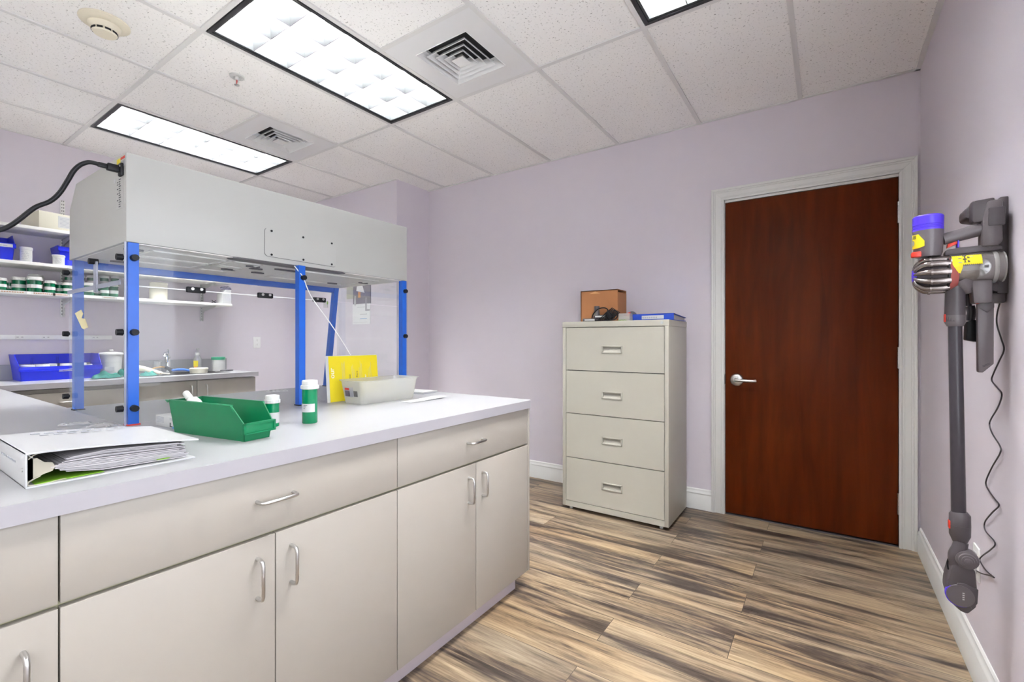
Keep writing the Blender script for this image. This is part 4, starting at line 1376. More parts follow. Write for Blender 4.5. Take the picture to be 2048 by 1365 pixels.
# ================================================================ VACUUM AND DOCK
VY = 1.93
KS = VY/1.897
def vp(x, z, dy=0.0): return Vector((x*KS, VY+dy, CAMH+(z-CAMH)*KS))
dock = thing('vacuum_dock', 'dark grey wall dock holding the cordless vacuum', 'wall dock', (XR, 1.99, 1.34))
b = MB()
b.prism([(XR, 1.345), (XR, 1.632), (XR-0.018, 1.632), (XR-0.024, 1.622), (XR-0.024, 1.395), (XR-0.030, 1.365), (XR-0.024, 1.345)], 'y', 1.950, 2.055, 0.003)
obj('backplate', b, M['vac'], dock)
b = MB()
b.prism([(XR-0.02, 1.630), (XR-0.075, 1.624), (XR-0.092, 1.610), (XR-0.092, 1.580), (XR-0.02, 1.560)], 'y', 1.955, 2.045, 0.008)
obj('cradle', b, M['vac'], dock)
b = MB()
b.prism([(XR-0.022, 1.380), (XR-0.090, 1.383), (XR-0.095, 1.370), (XR-0.022, 1.350)], 'y', 1.945, 2.035, 0.003)
b.prism([(XR-0.088, 1.384), (XR-0.042, 1.384), (XR-0.042, 1.315), (XR-0.083, 1.315)], 'y', 1.905, 1.955, 0.006)
obj('tool_holder', b, M['vaclight'], dock)
b = MB()
b.box(XR-0.04, XR-0.005, 1.955, 2.0, 1.318, 1.348, 0.003)
obj('cord_box', b, M['vac'], dock)
vac = thing('cordless_vacuum', 'grey cordless stick vacuum with violet and yellow details hanging on the right wall', 'vacuum cleaner', (0.33, VY, 0.41))
# motor housing (upright cylinder) with violet filter cap
cxm = vp(0.2595, 1.5)
b = MB()
zt, zb3 = vp(0, 1.5415).z, vp(0, 1.462).z
b.lathe([(0, zb3), (0.030, zb3), (0.0345, zb3+0.012), (0.0365, zt-0.02), (0.0375, zt), (0, zt)], (cxm.x, VY, 0), n=36)
obj('motor_housing', b, M['vaclight'], vac)
b = MB()
zc1 = vp(0, 1.588).z
b.lathe([(0, zt), (0.0375, zt), (0.0372, zt+0.006), (0.0362, zt+0.007), (0.0372, zt+0.008), (0.0372, zt+0.011), (0.0362, zt+0.012), (0.0372, zt+0.013), (0.0372, zt+0.016), (0.0362, zt+0.017), (0.0372, zt+0.018), (0.0375, zc1-0.004), (0.034, zc1), (0, zc1)], (cxm.x, VY, 0), n=36)
obj('filter_cap', b, M['purple'], vac)
# yellow sticker wrapped on the motor housing (saw edged)
def wrap_sticker(mb, cx, cy, axis_r, poly_uv, off=0.0008, th=0.0008):
    """poly_uv: (angle, z) outline on an upright cylinder, split into vertical strips"""
    pass
def strip_sticker(top, bot, fn, n):
    t = bmesh.new()
    A_, B_, A2, B2 = [], [], [], []
    for k in range(n+1):
        s = k/n
        A_.append(t.verts.new(fn(s, top(s), 0.0012)))
        B_.append(t.verts.new(fn(s, bot(s), 0.0012)))
        A2.append(t.verts.new(fn(s, top(s), 0.0)))
        B2.append(t.verts.new(fn(s, bot(s), 0.0)))
    for k in range(n):
        t.faces.new((A_[k], A_[k+1], B_[k+1], B_[k]))
        t.faces.new((A2[k], B2[k], B2[k+1], A2[k+1]))
        t.faces.new((A_[k], A2[k], A2[k+1], A_[k+1]))
        t.faces.new((B_[k], B_[k+1], B2[k+1], B2[k]))
    t.faces.new((A_[0], B_[0], B2[0], A2[0]))
    t.faces.new((A_[n], A2[n], B2[n], B_[n]))
    bmesh.ops.recalc_face_normals(t, faces=t.faces)
    return t
zm = vp(0, 1.505).z
def motor_fn(s, z, o):
    a = math.radians(188+62*s)       # from the far left round to the front
    r = 0.0368+o
    return (cxm.x+r*math.cos(a), VY+r*math.sin(a), z)
def saw(k, amp): return amp*(0 if k % 2 else 1)
n_ = 28
top_ = lambda s: zm+0.026-0.0022*(int(s*n_+0.5) % 2)-(0.022*max(0, s-0.62)/0.38)
bot_ = lambda s: zm-0.018+0.0022*(int(s*n_+0.5) % 2)+(0.004*max(0, s-0.7)/0.3)
b = MB()._merge(strip_sticker(top_, bot_, motor_fn, n_))
st1 = obj('round_sticker', b, M['yellow'], vac)
b = MB()
b._merge(strip_sticker(lambda s: zm+0.008*math.sin(PI*s)+0.001, lambda s: zm-0.008*math.sin(PI*s)-0.001, lambda s, z, o: motor_fn(0.06+0.24*s, z, o+0.0008), 12))
obj('grey_disc', b, M['steel'], st1)
b = MB()
for k in range(4):
    b._merge(strip_sticker(lambda s, k=k: zm+0.0145+k*0.0028, lambda s, k=k: zm+0.0132+k*0.0028, lambda s, z, o: motor_fn(0.10+0.33*s, z, o+0.0006), 8))
obj('lettering', b, M['ink'], st1)
b = MB()
b.box(cxm.x-0.043, cxm.x-0.020, VY-0.040, VY-0.012, zb3-0.002, zb3+0.014, 0.003)
obj('release_catch', b, M['red'], vac)
# cyclone cluster on a horizontal axis
ac = vp(0.26, 1.405)
xl_, xr_ = vp(0.224, 0).x, vp(0.301, 0).x
RC = 0.053
b = MB()
b.lathe([(0, xl_+0.006), (0.022, xl_+0.006), (0.040, xl_+0.03), (0.046, xr_-0.004), (0.050, xr_), (0, xr_)], (0, VY, ac.z), 'x', n=32)
obj('cyclone_core', b, M['vac'], vac)
for k in range(11):
    a = k*2*PI/11+0.2
    c_, s_ = math.cos(a), math.sin(a)
    b = MB()
    P = [(xl_+0.004, VY+0.016*c_, ac.z+0.016*s_), (xl_+0.008, VY+0.032*c_, ac.z+0.032*s_), (xl_+0.022, VY+0.046*c_, ac.z+0.046*s_), (xl_+0.036, VY+0.049*c_, ac.z+0.049*s_), (xr_-0.012, VY+0.048*c_, ac.z+0.048*s_), (xr_+0.001, VY+0.045*c_, ac.z+0.045*s_)]
    b.tube(P, 0.008, 10, smooth=4, rs=(0.0050, 0.0118))
    b.tube([(xl_+0.036, VY+0.049*c_, ac.z+0.049*s_), (xl_+0.041, VY+0.049*c_, ac.z+0.049*s_)], 0.0112, 10)
    obj('cyclone', b, M['cyclone'], vac)
b = MB()
b.lathe([(0, xl_-0.003), (0.018, xl_-0.001), (0.024, xl_+0.006), (0.020, xl_+0.012), (0, xl_+0.012)], (0, VY, ac.z), 'x', n=24)
obj('end_badge', b, M['purple'], vac)
b = MB()
b.lathe([(0.046, xr_-0.004), (0.0535, xr_-0.002), (0.0535, xr_+0.002), (0.046, xr_+0.004)], (0, VY, ac.z), 'x', n=32)
obj('flange', b, M['black'], vac)
b = MB()
b.lathe([(0.0, xr_+0.002), (0.053, xr_+0.002), (0.052, xr_+0.007), (0.044, xr_+0.022), (0.0, xr_+0.022)], (0, VY, ac.z), 'x', n=32)
obj('red_ring', b, M['maroon'], vac)
# bin
xb0, xb1 = xr_+0.004, vp(0.422, 0).x
zbn = vp(0, 1.418).z
b = MB()
b.lathe([(0.043, xb0), (0.046, xb0+0.004), (0.046, xb1-0.02), (0.044, xb1-0.004), (0.040, xb1-0.002), (0.040, xb1-0.006), (0.043, xb1-0.02), (0.043, xb0+0.004)], (0, VY, zbn), 'x', n=36)
obj('dust_bin', b, M['vacbin'], vac)
b = MB()
b.lathe([(0, xb0), (0.030, xb0), (0.033, xb0+0.05), (0.028, xb1-0.03), (0, xb1-0.03)], (0, VY, zbn), 'x', n=28)
obj('bin_shroud', b, M['vaclight'], vac)
b = MB()
b.lathe([(0, xb1-0.003), (0.042, xb1-0.003), (0.044, xb1), (0, xb1+0.001)], (0, VY, zbn), 'x', n=36)
b.lathe([(0.0455, xb1-0.026), (0.047, xb1-0.024), (0.047, xb1-0.018), (0.0455, xb1-0.016)], (0, VY, zbn), 'x', n=36)
obj('bin_lid', b, M['tub'], vac)
b = MB()
b.tube([vp(0.335, 1.385), vp(0.348, 1.360), vp(0.352, 1.345)], 0.02, 14, rs=(0.034, 0.012))
obj('bin_throat', b, M['vaclight'], vac)
# ridge above the bin
b = MB()
p0, p1 = vp(0.300, 1.474), vp(0.418, 1.476)
b.prism([(p0.x-0.004, p0.z-0.004), (p0.x, p0.z+0.004), (p0.x+0.03, p0.z+0.008), (p1.x-0.02, p1.z+0.008), (p1.x, p1.z), (p1.x, p1.z-0.010), (p0.x-0.004, p0.z-0.014)], 'y', VY-0.014, VY+0.014, 0.003)
obj('ridge', b, M['vac'], vac)
# sticker on the bin
xs0, xs1 = xb0+0.003, vp(0.371, 0).x
def bin_fn(s, a, o):
    r = 0.0465+o
    return (xs0+(xs1-xs0)*s, VY-r*math.cos(a), zbn+r*math.sin(a))
n_ = 30
top_ = lambda s: 0.92-0.05*(int(s*n_+0.5) % 2)
bot_ = lambda s: (-0.38 if s < 0.28 else (-0.38+0.52*(s-0.28)/0.08 if s < 0.36 else 0.14))+0.06*(int(s*n_+0.5) % 2)
b = MB()
def multi(top, bot, fn, n, m_=6):
    for q in range(m_):
        f0, f1 = q/m_, (q+1)/m_
        b._merge(strip_sticker(lambda s: bot(s)+(top(s)-bot(s))*f1, lambda s: bot(s)+(top(s)-bot(s))*f0, fn, n))
multi(top_, bot_, bin_fn, n_)
st2 = obj('bin_sticker', b, M['yellow'], vac)
b = MB()
def mark(s0, s1, a0, a1):
    b._merge(strip_sticker(lambda s: a1, lambda s: a0, lambda s, a, o: bin_fn(s0+(s1-s0)*s, a, o+0.0012), 2))
# two lines of heavy lettering (T-shaped strokes with small letters after them)
for y0, sc2 in ((0.60, 1.0), (0.30, 1.0)):
    x = 0.36
    mark(x, x+0.13, y0+0.20, y0+0.255)
    mark(x+0.05, x+0.085, y0, y0+0.20)
    mark(x+0.03, x+0.105, y0, y0+0.03)
    mark(x+0.16, x+0.185, y0, y0+0.14)
    mark(x+0.205, x+0.225, y0, y0+0.09)
    mark(x+0.16, x+0.225, y0+0.07, y0+0.10)
obj('lettering', b, M['ink'], st2)
b = MB()
for x in (0.20, 0.23, 0.62):
    for y0 in ((0.30, 0.62) if x < 0.5 else (0.72,)):
        mark(x, x+0.09, y0, y0+0.045)
obj('white_mark', b, M['paper'], st2)
b = MB()
for k in range(3):
    mark(1.06+0.05*k, 1.09+0.05*k, -0.10, 0.06)
obj('bin_emblem', b, M['vac'], vac)
# handle, trigger, battery
b = MB()
h0, h1 = vp(0.294, 1.512), vp(0.384, 1.533)
b.tube([h0, h0*0.6+h1*0.4, h1], 0.017, 16, rs=(0.0175, 0.0190))
obj('handle', b, M['vaclight'], vac)
b = MB()
t0, t1 = vp(0.302, 1.488), vp(0.322, 1.494)
b.prism([(t0.x, t0.z-0.004), (t0.x+0.001, t0.z+0.008), (t1.x+0.002, t1.z+0.008), (t1.x+0.001, t1.z-0.001)], 'y', VY-0.010, VY+0.010, 0.001)
obj('trigger', b, M['red'], vac)
b = MB()
b.box(t1.x+0.002, t1.x+0.006, VY-0.012, VY+0.012, t1.z-0.012, t1.z+0.010, 0.001)
obj('trigger_guard', b, M['purple'], vac)
b = MB()
g0 = vp(0.354, 1.614)
g1 = vp(0.390, 1.553)
b.prism([(g0.x, g1.z+0.003), (g0.x, g0.z-0.002), (g0.x+0.006, g0.z), (g1.x+0.012, g0.z+0.004), (g1.x+0.012, g1.z+0.008), (g1.x-0.006, g1.z-0.002), (g0.x+0.004, g1.z-0.004)], 'y', VY-0.020, VY+0.022, 0.005)
obj('grip_end', b, M['vac'], vac)
b = MB()
a0, a1 = vp(0.380, 1.535), vp(0.424, 1.472)
b.prism([(vp(0.374, 0).x, vp(0, 1.477).z), (vp(0.374, 0).x, vp(0, 1.56).z), (vp(0.385, 0).x, vp(0, 1.610).z), (vp(0.418, 0).x, vp(0, 1.610).z), (vp(0.418, 0).x, vp(0, 1.49).z), (vp(0.410, 0).x, vp(0, 1.478).z)], 'y', VY-0.024, VY+0.028, 0.008)
obj('battery', b, M['vaclight'], vac)
b = MB()
b.box(vp(0.386, 0).x, vp(0.422, 0).x, VY-0.027, VY+0.03, vp(0, 1.535).z, vp(0, 1.588).z, 0.004)
obj('battery_cap', b, M['vac'], vac)
# wand inlet, wand
b = MB()
ci = vp(0.3205, 1.37)
b.tube([vp(0.320, 1.398), vp(0.3205, 1.378), vp(0.3205, 1.33), vp(0.320, 1.262)], 0.024, 22, rs=(0.0215, 0.0245))
b.ball(vp(0.320, 1.395), 0.0225, (1, 1, 0.7), 20)
obj('wand_inlet', b, M['vac'], vac)
b = MB()
b.lathe([(0, 0), (0.0185, 0), (0.0245, 0.012), (0.0247, 0.034), (0, 0.034)], vp(0.3205, 1.2475), n=28)
obj('wand_collar', b, M['vaclight'], vac)
b = MB()
q = vp(0.2985, 1.265)
b.box(q.x-0.003, q.x+0.006, VY-0.010, VY+0.006, q.z-0.004, q.z+0.020, 0.002)
obj('release_button', b, M['red'], vac)
obj('wand', MB().tube([vp(0.3205, 1.252), vp(0.3285, 0.690)], 0.0168, 24, rs=(0.0165, 0.0172)), M['vacpipe'], vac)
b = MB()
b.lathe([(0, -0.100), (0.014, -0.100), (0.0245, -0.072), (0.0250, -0.042), (0.0243, -0.0415), (0.0250, -0.041), (0.0245, -0.010), (0.0175, 0.0), (0, 0.0)], vp(0.331, 0.694), n=28)
obj('head_collar', b, M['vac'], vac)
b = MB()
q = vp(0.309, 0.652)
b.box(q.x-0.004, q.x+0.005, VY-0.010, VY+0.006, q.z-0.012, q.z+0.012, 0.002)
obj('release_button', b, M['red'], vac)
# swivel and motor head
q = vp(0.336, 0.567)
b = MB()
b.tube([vp(0.333, 0.605, -0.004), vp(0.329, 0.585, -0.006), vp(0.322, 0.562, -0.006), vp(0.325, 0.535, -0.002)], 0.02, 18, smooth=4, rs=(0.017, 0.020))
obj('swivel_neck', b, M['vac'], vac)
b = MB()
sp_ = [(0.0, 0.012), (0.008, 0.011), (0.009, 0.008), (0.014, 0.008), (0.015, 0.004), (0.020, 0.004), (0.021, -0.001), (0.026, -0.002), (0.028, -0.010), (0.028, -0.03), (0, -0.03)]
b.lathe([(r_, -z_) for r_, z_ in sp_], (vp(0.343, 0).x, VY-0.028, vp(0, 0.560).z), 'y', n=30)
obj('swivel_disc', b, M['vaclight'], vac)
b = MB()
hp = [(0.307, 0.520), (0.313, 0.545), (0.325, 0.552), (0.350, 0.545), (0.362, 0.530), (0.366, 0.470), (0.364, 0.425), (0.345, 0.398), (0.328, 0.403), (0.306, 0.425), (0.298, 0.455), (0.301, 0.490)]
hp = [(vp(a, 0).x, vp(0, c).z) for a, c in hp]
b.prism(hp, 'y', VY-0.022, VY+0.048, 0.008)
obj('motor_head', b, M['vac'], vac)
b = MB()
rc = vp(0.328, 0.452)
b.cyl((rc.x, VY-0.028, rc.z), (rc.x, VY-0.018, rc.z), 0.0315, n=36)
obj('roller_end_cap', b, M['vaclight'], vac)
b = MB()
pz = [(0.318, 0.476), (0.322, 0.487), (0.335, 0.490), (0.366, 0.480), (0.364, 0.440), (0.352, 0.420), (0.340, 0.470)]
b.prism([(vp(a, 0).x, vp(0, c).z) for a, c in pz], 'y', VY-0.027, VY-0.019, 0.001)
obj('side_cover', b, M['vac'], vac)
b = MB()
for k in range(4):
    b.box(rc.x+0.004, rc.x+0.0085, VY-0.0288, VY-0.0275, rc.z-0.010+k*0.0062, rc.z-0.007+k*0.0062)
obj('lettering', b, M['paper'], vac)
b = MB()
b.cyl((rc.x-0.001, VY-0.0235, rc.z-0.002), (rc.x-0.001, VY-0.010, rc.z-0.002), 0.0325, n=28)
obj('roller_rim', b, M['purple'], vac)
b = MB()
b.tube([vp(0.322, 0.548, -0.004), vp(0.308, 0.550, -0.004), vp(0.303, 0.535, -0.004), vp(0.305, 0.515, -0.004)], 0.0022, 8, smooth=4)
obj('hose_loop', b, M['black'], vac)
# tools hanging in the dock
ct_ = thing('crevice_tool', 'flat grey crevice tool hanging beside the vacuum wand', 'vacuum tool', (0.39, VY, 1.11))
b = MB()
cp_ = [(0.3665, 1.318), (0.4005, 1.318), (0.4000, 1.138), (0.3775, 1.112), (0.3675, 1.112)]
b.prism([(vp(a, 0).x, vp(0, c).z) for a, c in cp_], 'y', VY-0.016, VY+0.008, 0.002)
obj('nozzle', b, M['vaclight'], ct_)
b = MB()
b.prism([(vp(0.3665, 0).x, vp(0, 1.3195).z), (vp(0.4005, 0).x, vp(0, 1.3195).z), (vp(0.4005, 0).x, vp(0, 1.300).z), (vp(0.386, 0).x, vp(0, 1.286).z), (vp(0.369, 0).x, vp(0, 1.300).z)], 'y', VY-0.018, VY+0.010, 0.001)
obj('collar', b, M['vac'], ct_)
b = MB()
q = vp(0.3655, 1.318)
b.box(q.x-0.004, q.x+0.006, VY-0.02, VY-0.004, q.z-0.006, q.z+0.012, 0.003)
obj('release_button', b, M['red'], ct_)
b = MB()
bars(b, (vp(0.378, 0).x, VY-0.0162, vp(0, 1.128).z), (0.85, 0, 0.5), (-0.5, 0, 0.85), [(0, 0.018, 0, 0.001), (0, 0.018, 0.003, 0.001)], 0.0004)
obj('line_mark', b, M['ink'], ct_)
bt = thing('brush_tool', 'small dark brush tool hanging behind the crevice tool', 'vacuum tool', (0.36, 1.99, 1.2))
b = MB()
b.tube([vp(0.356, 1.36, 0.05), vp(0.357, 1.31, 0.05)], 0.010, 14)
b.tube([vp(0.362, 1.31, 0.05), vp(0.366, 1.29, 0.05), vp(0.362, 1.265, 0.05)], 0.011, 14)
obj('neck', b, M['vacpipe'], bt)
b = MB()
b.prism([(vp(0.352, 0).x, vp(0, 1.262).z), (vp(0.372, 0).x, vp(0, 1.268).z), (vp(0.376, 0).x, vp(0, 1.20).z), (vp(0.350, 0).x, vp(0, 1.207).z)], 'y', VY+0.03, VY+0.07, 0.003)
obj('bristles', b, M['black'], bt)
# charger cord and wall plate
vc = thing('charger_cord', 'thin dark curly charger cord running down the right wall from the vacuum dock', 'cord', (XR, 2.05, 1.3))
b = MB()
xw = XR-0.006
PTS = [(1.992, 1.335), (2.026, 1.292), (2.036, 1.254), (1.987, 1.21), (1.968, 1.178), (2.006, 1.143), (2.073, 1.1), (2.083, 1.077), (2.026, 1.058), (1.982, 1.042), (2.026, 0.999), (2.089, 0.955), (2.116, 0.931), (2.078, 0.908), (2.006, 0.882), (2.001, 0.86), (2.089, 0.799), (2.15, 0.736), (2.122, 0.715), (2.047, 0.707), (2.016, 0.698), (2.078, 0.657), (2.167, 0.599), (2.156, 0.573), (2.057, 0.569), (2.094, 0.533), (2.197, 0.474), (2.222, 0.448), (2.156, 0.441), (2.06, 0.458), (2.11, 0.443), (2.20, 0.412), (2.28, 0.39)]
b.tube([(xw-0.0015*(k % 2), y, z) for k, (y, z) in enumerate(PTS)], 0.0021, 8, smooth=5)
obj('cable', b, M['vacpipe'], vc)
pl_ = thing('outlet_plate', 'white outlet plate low on the right wall behind the vacuum head', 'outlet', (XR, 2.29, 0.42))
obj('plate', MB().box(XR-0.006, XR, 2.250, 2.322, 0.358, 0.476, 0.002), M['wallwhite'], pl_)
for z in (0.395, 0.440):
    obj('receptacle', MB().box(XR-0.008, XR-0.005, 2.268, 2.304, z-0.014, z+0.014, 0.002), M['paper'], pl_)

# ================================================================ BACK COUNTER ALONG THE LEFT WALL
bt_ = thing('worktop', 'white laminate worktop with backsplash along the shelf wall', 'worktop', (-4.66, 1.2, ZC-0.038))
XBF = -4.352
b = MB()
SX0, SX1, SY0, SY1 = -4.90, -4.50, 1.52, 2.03
b.box(XL, SX0, 0.60, 2.232, ZC-0.001, ZC)
b.box(SX1, XBF, 0.60, 2.232, ZC-0.001, ZC)
b.box(SX0, SX1, 0.60, SY0, ZC-0.001, ZC)
b.box(SX0, SX1, SY1, 2.232, ZC-0.001, ZC)
b.box(XL, XBF, -0.62, 0.60, ZC-0.001, ZC)
obj('surface', b, M['counter'], bt_)
b = MB()
b.box(SX1, XBF, -0.62, 2.232, ZC-0.038, ZC-0.001)
b.box(XL, SX1, SY1, 2.232, ZC-0.038, ZC-0.001)
b.box(XL, SX1, -0.62, SY0, ZC-0.038, ZC-0.001)
b.box(XL, SX0, SY0, SY1, ZC-0.038, ZC-0.001)
obj('edge_band', b, M['counteredge'], bt_)
solo('backsplash', MB().box(XL, XL+0.020, -0.62, 2.232, ZC, 1.027), M['counter'], 'white laminate backsplash strip at the foot of the shelf wall', 'backsplash')
sk = thing('sink', 'stainless steel sink set in the worktop along the shelf wall', 'sink', ((SX0+SX1)/2, (SY0+SY1)/2, ZC-0.16))
b = MB()
b.box(SX0, SX1, SY0, SY0+0.004, ZC-0.16, ZC)
b.box(SX0, SX1, SY1-0.004, SY1, ZC-0.16, ZC)
b.box(SX0, SX0+0.004, SY0, SY1, ZC-0.16, ZC)
b.box(SX1-0.004, SX1, SY0, SY1, ZC-0.16, ZC)
b.box(SX0, SX1, SY0, SY1, ZC-0.16, ZC-0.156)
obj('bowl', b, M['sink'], sk)
b = MB()
for s in (0, 1):
    y = (SY0-0.015, SY1+0.015)[s]
    b.box(SX0-0.06, SX1+0.015, min(y, y+(0.03 if s == 0 else -0.03)), max(y, y+(0.03 if s == 0 else -0.03)), ZC, ZC+0.003, 0.001)
b.box(SX0-0.065, SX0+0.012, SY0-0.015, SY1+0.015, ZC, ZC+0.003, 0.001)
b.box(SX1-0.012, SX1+0.015, SY0-0.015, SY1+0.015, ZC, ZC+0.003, 0.001)
obj('rim', b, M['sink'], sk)
GB = 'base cabinets along the shelf wall'
def back_cabinet(label, y0, y1, doors, drawer):
    t = thing('base_cabinet', label, 'cabinet', (-4.66, (y0+y1)/2, 0), 0, GB)
    xf = -4.378
    cbm = MB().box(XL+0.01, xf-0.02, y0, y1, 0.09, 0.72 if not drawer else ZC-0.045)
    if not drawer:
        cbm.box(xf-0.05, xf-0.02, y0, y1, 0.72, ZC-0.045)
        cbm.box(XL+0.01, xf-0.05, y0, y0+0.02, 0.72, ZC-0.045)
        cbm.box(XL+0.01, xf-0.05, y1-0.02, y1, 0.72, ZC-0.045)
    obj('carcass', cbm, M['cabinet'], t)
    obj('toe_kick', MB().box(XL+0.01, xf-0.08, y0, y1, 0, 0.09), M['toe'], t)
    zt = ZC-0.048
    if drawer:
        d = obj('drawer', MB().box(xf-0.02, xf+0.012, y0+0.003, y1-0.003, 0.71, zt-0.022, 0.0015), M['cabinet'], t)
        obj('handle', pull((xf+0.012, (y0+y1)/2-0.05, 0.78), (xf+0.012, (y0+y1)/2+0.05, 0.78), 0.03), M['steel'], d)
        zt = 0.700
    for a, c, hy in doors:
        d = obj('door', MB().box(xf-0.02, xf, a+0.002, c-0.002, 0.09, zt, 0.0015), M['cabinet'], t)
        obj('handle', pull((xf, hy, zt-0.145), (xf, hy, zt-0.040), 0.03), M['steel'], d)
    return t
back_cabinet('almond two door cabinet under the sink at the right end of the back counter', 1.253, 2.219, [(1.253, 1.736, 1.690), (1.736, 2.219, 1.803)], False)
back_cabinet('almond cabinet with a slightly open drawer under the big blue bin', 0.62, 1.253, [(0.62, 0.93, 0.89), (0.93, 1.253, 0.97)], True)
back_cabinet('almond cabinet at the hidden left end of the back counter', -0.60, 0.62, [(-0.60, 0.01, -0.04), (0.01, 0.62, 0.06)], True)

# ---- shelves, rails, brackets
XS = -4.680
SH = [('lowest', 1.553), ('middle', 1.765), ('top', 2.022)]
for nm, z in SH:
    sh_ = thing('wall_shelf', 'long white %s shelf on the left wall' % nm, 'shelf', (-4.83, 0.9, z-0.022), 0, 'white wall shelves')
    yE = 2.155
    obj('board', MB().box(XL, XS, -0.6, yE, z-0.022, z, 0.001), M['shelf'], sh_)
    if nm == 'lowest':
        for a, c in ((0.660, 0.772), (0.818, 0.918), (0.930, 0.998), (1.205, 1.275)):
            st = obj('shelf_label', MB().box(XS-0.0005, XS+0.0012, a-0.012, c+0.012, z-0.019, z-0.001), M['paper'], sh_)
            b = MB()
            n_ = 9
            bars(b, (XS+0.0012, a, z-0.013), (0, 1, 0), (0, 0, 1), [((c-a)*q/n_, (c-a)*(q+0.72)/n_, 0, 0.0065) for q in range(n_)])
            obj('lettering', b, M['brownink'], st)
for y, nm in ((1.031, 'left'), (2.014, 'right')):
    st = thing('shelf_standard', 'slotted metal shelf standard on the wall %s' % ('nearer the large carton' if nm == 'left' else 'at the right end of the shelves'), 'shelf rail', (XL, y, 1.39), 0, 'slotted shelf standards')
    obj('rail', MB().box(XL, XL+0.014, y-0.013, y+0.013, 1.392, 2.305, 0.001), M['rack'] if nm == 'right' else M['shelf'], st)
    b = MB()
    k = 0
    z = 1.405
    while z < 2.30:
        for s in (-0.0055, 0.0055):
            b.box(XL+0.0135, XL+0.0147, y+s-0.0016, y+s+0.0016, z, z+0.012)
        z += 0.0254
    obj('slots', b, M['dark'], st)['kind'] = 'stuff'
    for nm2, zz in SH:
        br = thing('shelf_bracket', 'grey steel bracket under the %s shelf, %s one' % (nm2, 'near end' if nm == 'left' else 'right end'), 'bracket', (XL, y, zz-0.1), 0, 'grey shelf brackets')
        b = MB()
        b.prism([(XL+0.014, zz-0.023), (XS-0.012, zz-0.023), (XS-0.012, zz-0.030), (XS-0.030, zz-0.036), (XL+0.055, zz-0.070), (XL+0.035, zz-0.088), (XL+0.030, zz-0.155), (XL+0.014, zz-0.160)], 'y', y-0.0035, y+0.0035)
        b.box(XL+0.012, XS-0.012, y-0.008, y+0.008, zz-0.0255, zz-0.0225)
        obj('arm', b, M['rack'], br)

# ---- bottles on the lowest shelf
ZS1, ZS2, ZS3 = 1.553, 1.765, 2.022
rot0 = 0.35
GBOT = 'green pill bottles on the lowest shelf'
protoA = make_vial('pill_bottle', 'green pill bottle cut off at the left picture edge on the lowest shelf', 0.0285, 0.086, M['darkvial'], GBOT, (-4.735, 0.667, ZS1), -0.15, lab=(0.34, 0.64), cap_h=0.019)
def bottle(y, r, hgt, label, x=-4.74, z=ZS1, m=None, group=GBOT):
    c = copy_tree(protoA)
    c.location = (x, y, z)
    c.scale = (r/0.0285, r/0.0285, hgt/0.086)
    c['label'] = label
    c['group'] = group
    return c
bottle(0.7227, 0.0275, 0.084, 'small green pill bottle, second from the left picture edge on the lowest shelf', x=-4.840)
bottle(0.759, 0.0375, 0.104, 'wide green pill bottle left of the taller stacked pair on the lowest shelf', x=-4.770)
bottle(0.828, 0.0390, 0.108, 'widest green pill bottle at the front of the two tallest bottles', x=-4.715)
bottle(0.858, 0.0400, 0.140, 'tallest green pill bottle, its cap showing behind the widest bottle', x=-4.850)
bottle(0.911, 0.0310, 0.092, 'green pill bottle with another tucked behind its left side on the lowest shelf', x=-4.735)
bottle(0.936, 0.0310, 0.104, 'green pill bottle half hidden behind a shorter one, left of the shelf standard', x=-4.895)
bottle(0.975, 0.0275, 0.090, 'narrow green pill bottle just left of the shelf standard', x=-4.785)
bottle(1.008, 0.0275, 0.086, 'narrow green pill bottle last before the clear side of the hood', x=-4.730)
SEEN = [(1.121, 0.038, 0.096, -4.725, 'wide pill bottle, first one seen through the clear side of the hood'),
        (1.190, 0.028, 0.090, -4.790, 'pill bottle second from the left behind the clear hood side'),
        (1.222, 0.0265, 0.098, -4.725, 'narrow pill bottle third from the left behind the clear hood side'),
        (1.286, 0.036, 0.110, -4.775, 'wide pill bottle nearest the front blue post behind the clear hood side')]
for y, r, hh, x, lab in SEEN: bottle(y, r, hh, lab, x=x)
for k, y in enumerate((1.05, 1.115, 1.18, 1.262, 1.330)):  # added row: a reflection in the hood side built as solid bottles
    hh = 0.082+0.003*k
    nth = ('leftmost', 'second', 'third', 'fourth', 'rightmost')[k]
    bottle(y, 0.0275, hh, '%s lower bottle of the added back row standing in for a reflection, behind the clear hood side' % nth, x=-4.90)
    bottle(y+0.004, 0.0275, hh, '%s upper bottle of the added back row standing in for a reflection, behind the clear hood side' % nth, x=-4.90, z=ZS1+hh)
b = MB()
b.lathe([(0, 0), (0.062, 0), (0.064, 0.004), (0.064, 0.140), (0.066, 0.142), (0.066, 0.150), (0.060, 0.153), (0, 0.153)], (-4.80, 1.605, ZS1), n=36)
solo('white_canister', b, M['ivory'], 'white round canister alone on the lowest shelf, right of the near blue post', 'canister')
sp2 = thing('filter_paper_stack', 'stack of white papers standing at the right end of the lowest shelf', 'paper stack', (-4.76, 2.115, ZS1))
b = MB()
rnd = random.Random(9)
for k in range(12):
    y0 = 2.070+k*0.0068
    b.box(-4.80+rnd.uniform(-0.004, 0.004), -4.69, y0, y0+0.0056, ZS1, ZS1+0.102+0.028*min(1, k/4)+rnd.uniform(-0.002, 0.003))
obj('sheets', b, M['paper'], sp2)
b = MB()
t = bmesh.new()
bmesh.ops.create_icosphere(t, subdivisions=3, radius=0.045)
rnd = random.Random(4)
for v in t.verts:
    v.co *= 1+rnd.uniform(-0.22, 0.16)
    v.co.z *= 0.5
b._merge(t, Matrix.Translation((-4.755, 2.13, ZS1+0.149)))
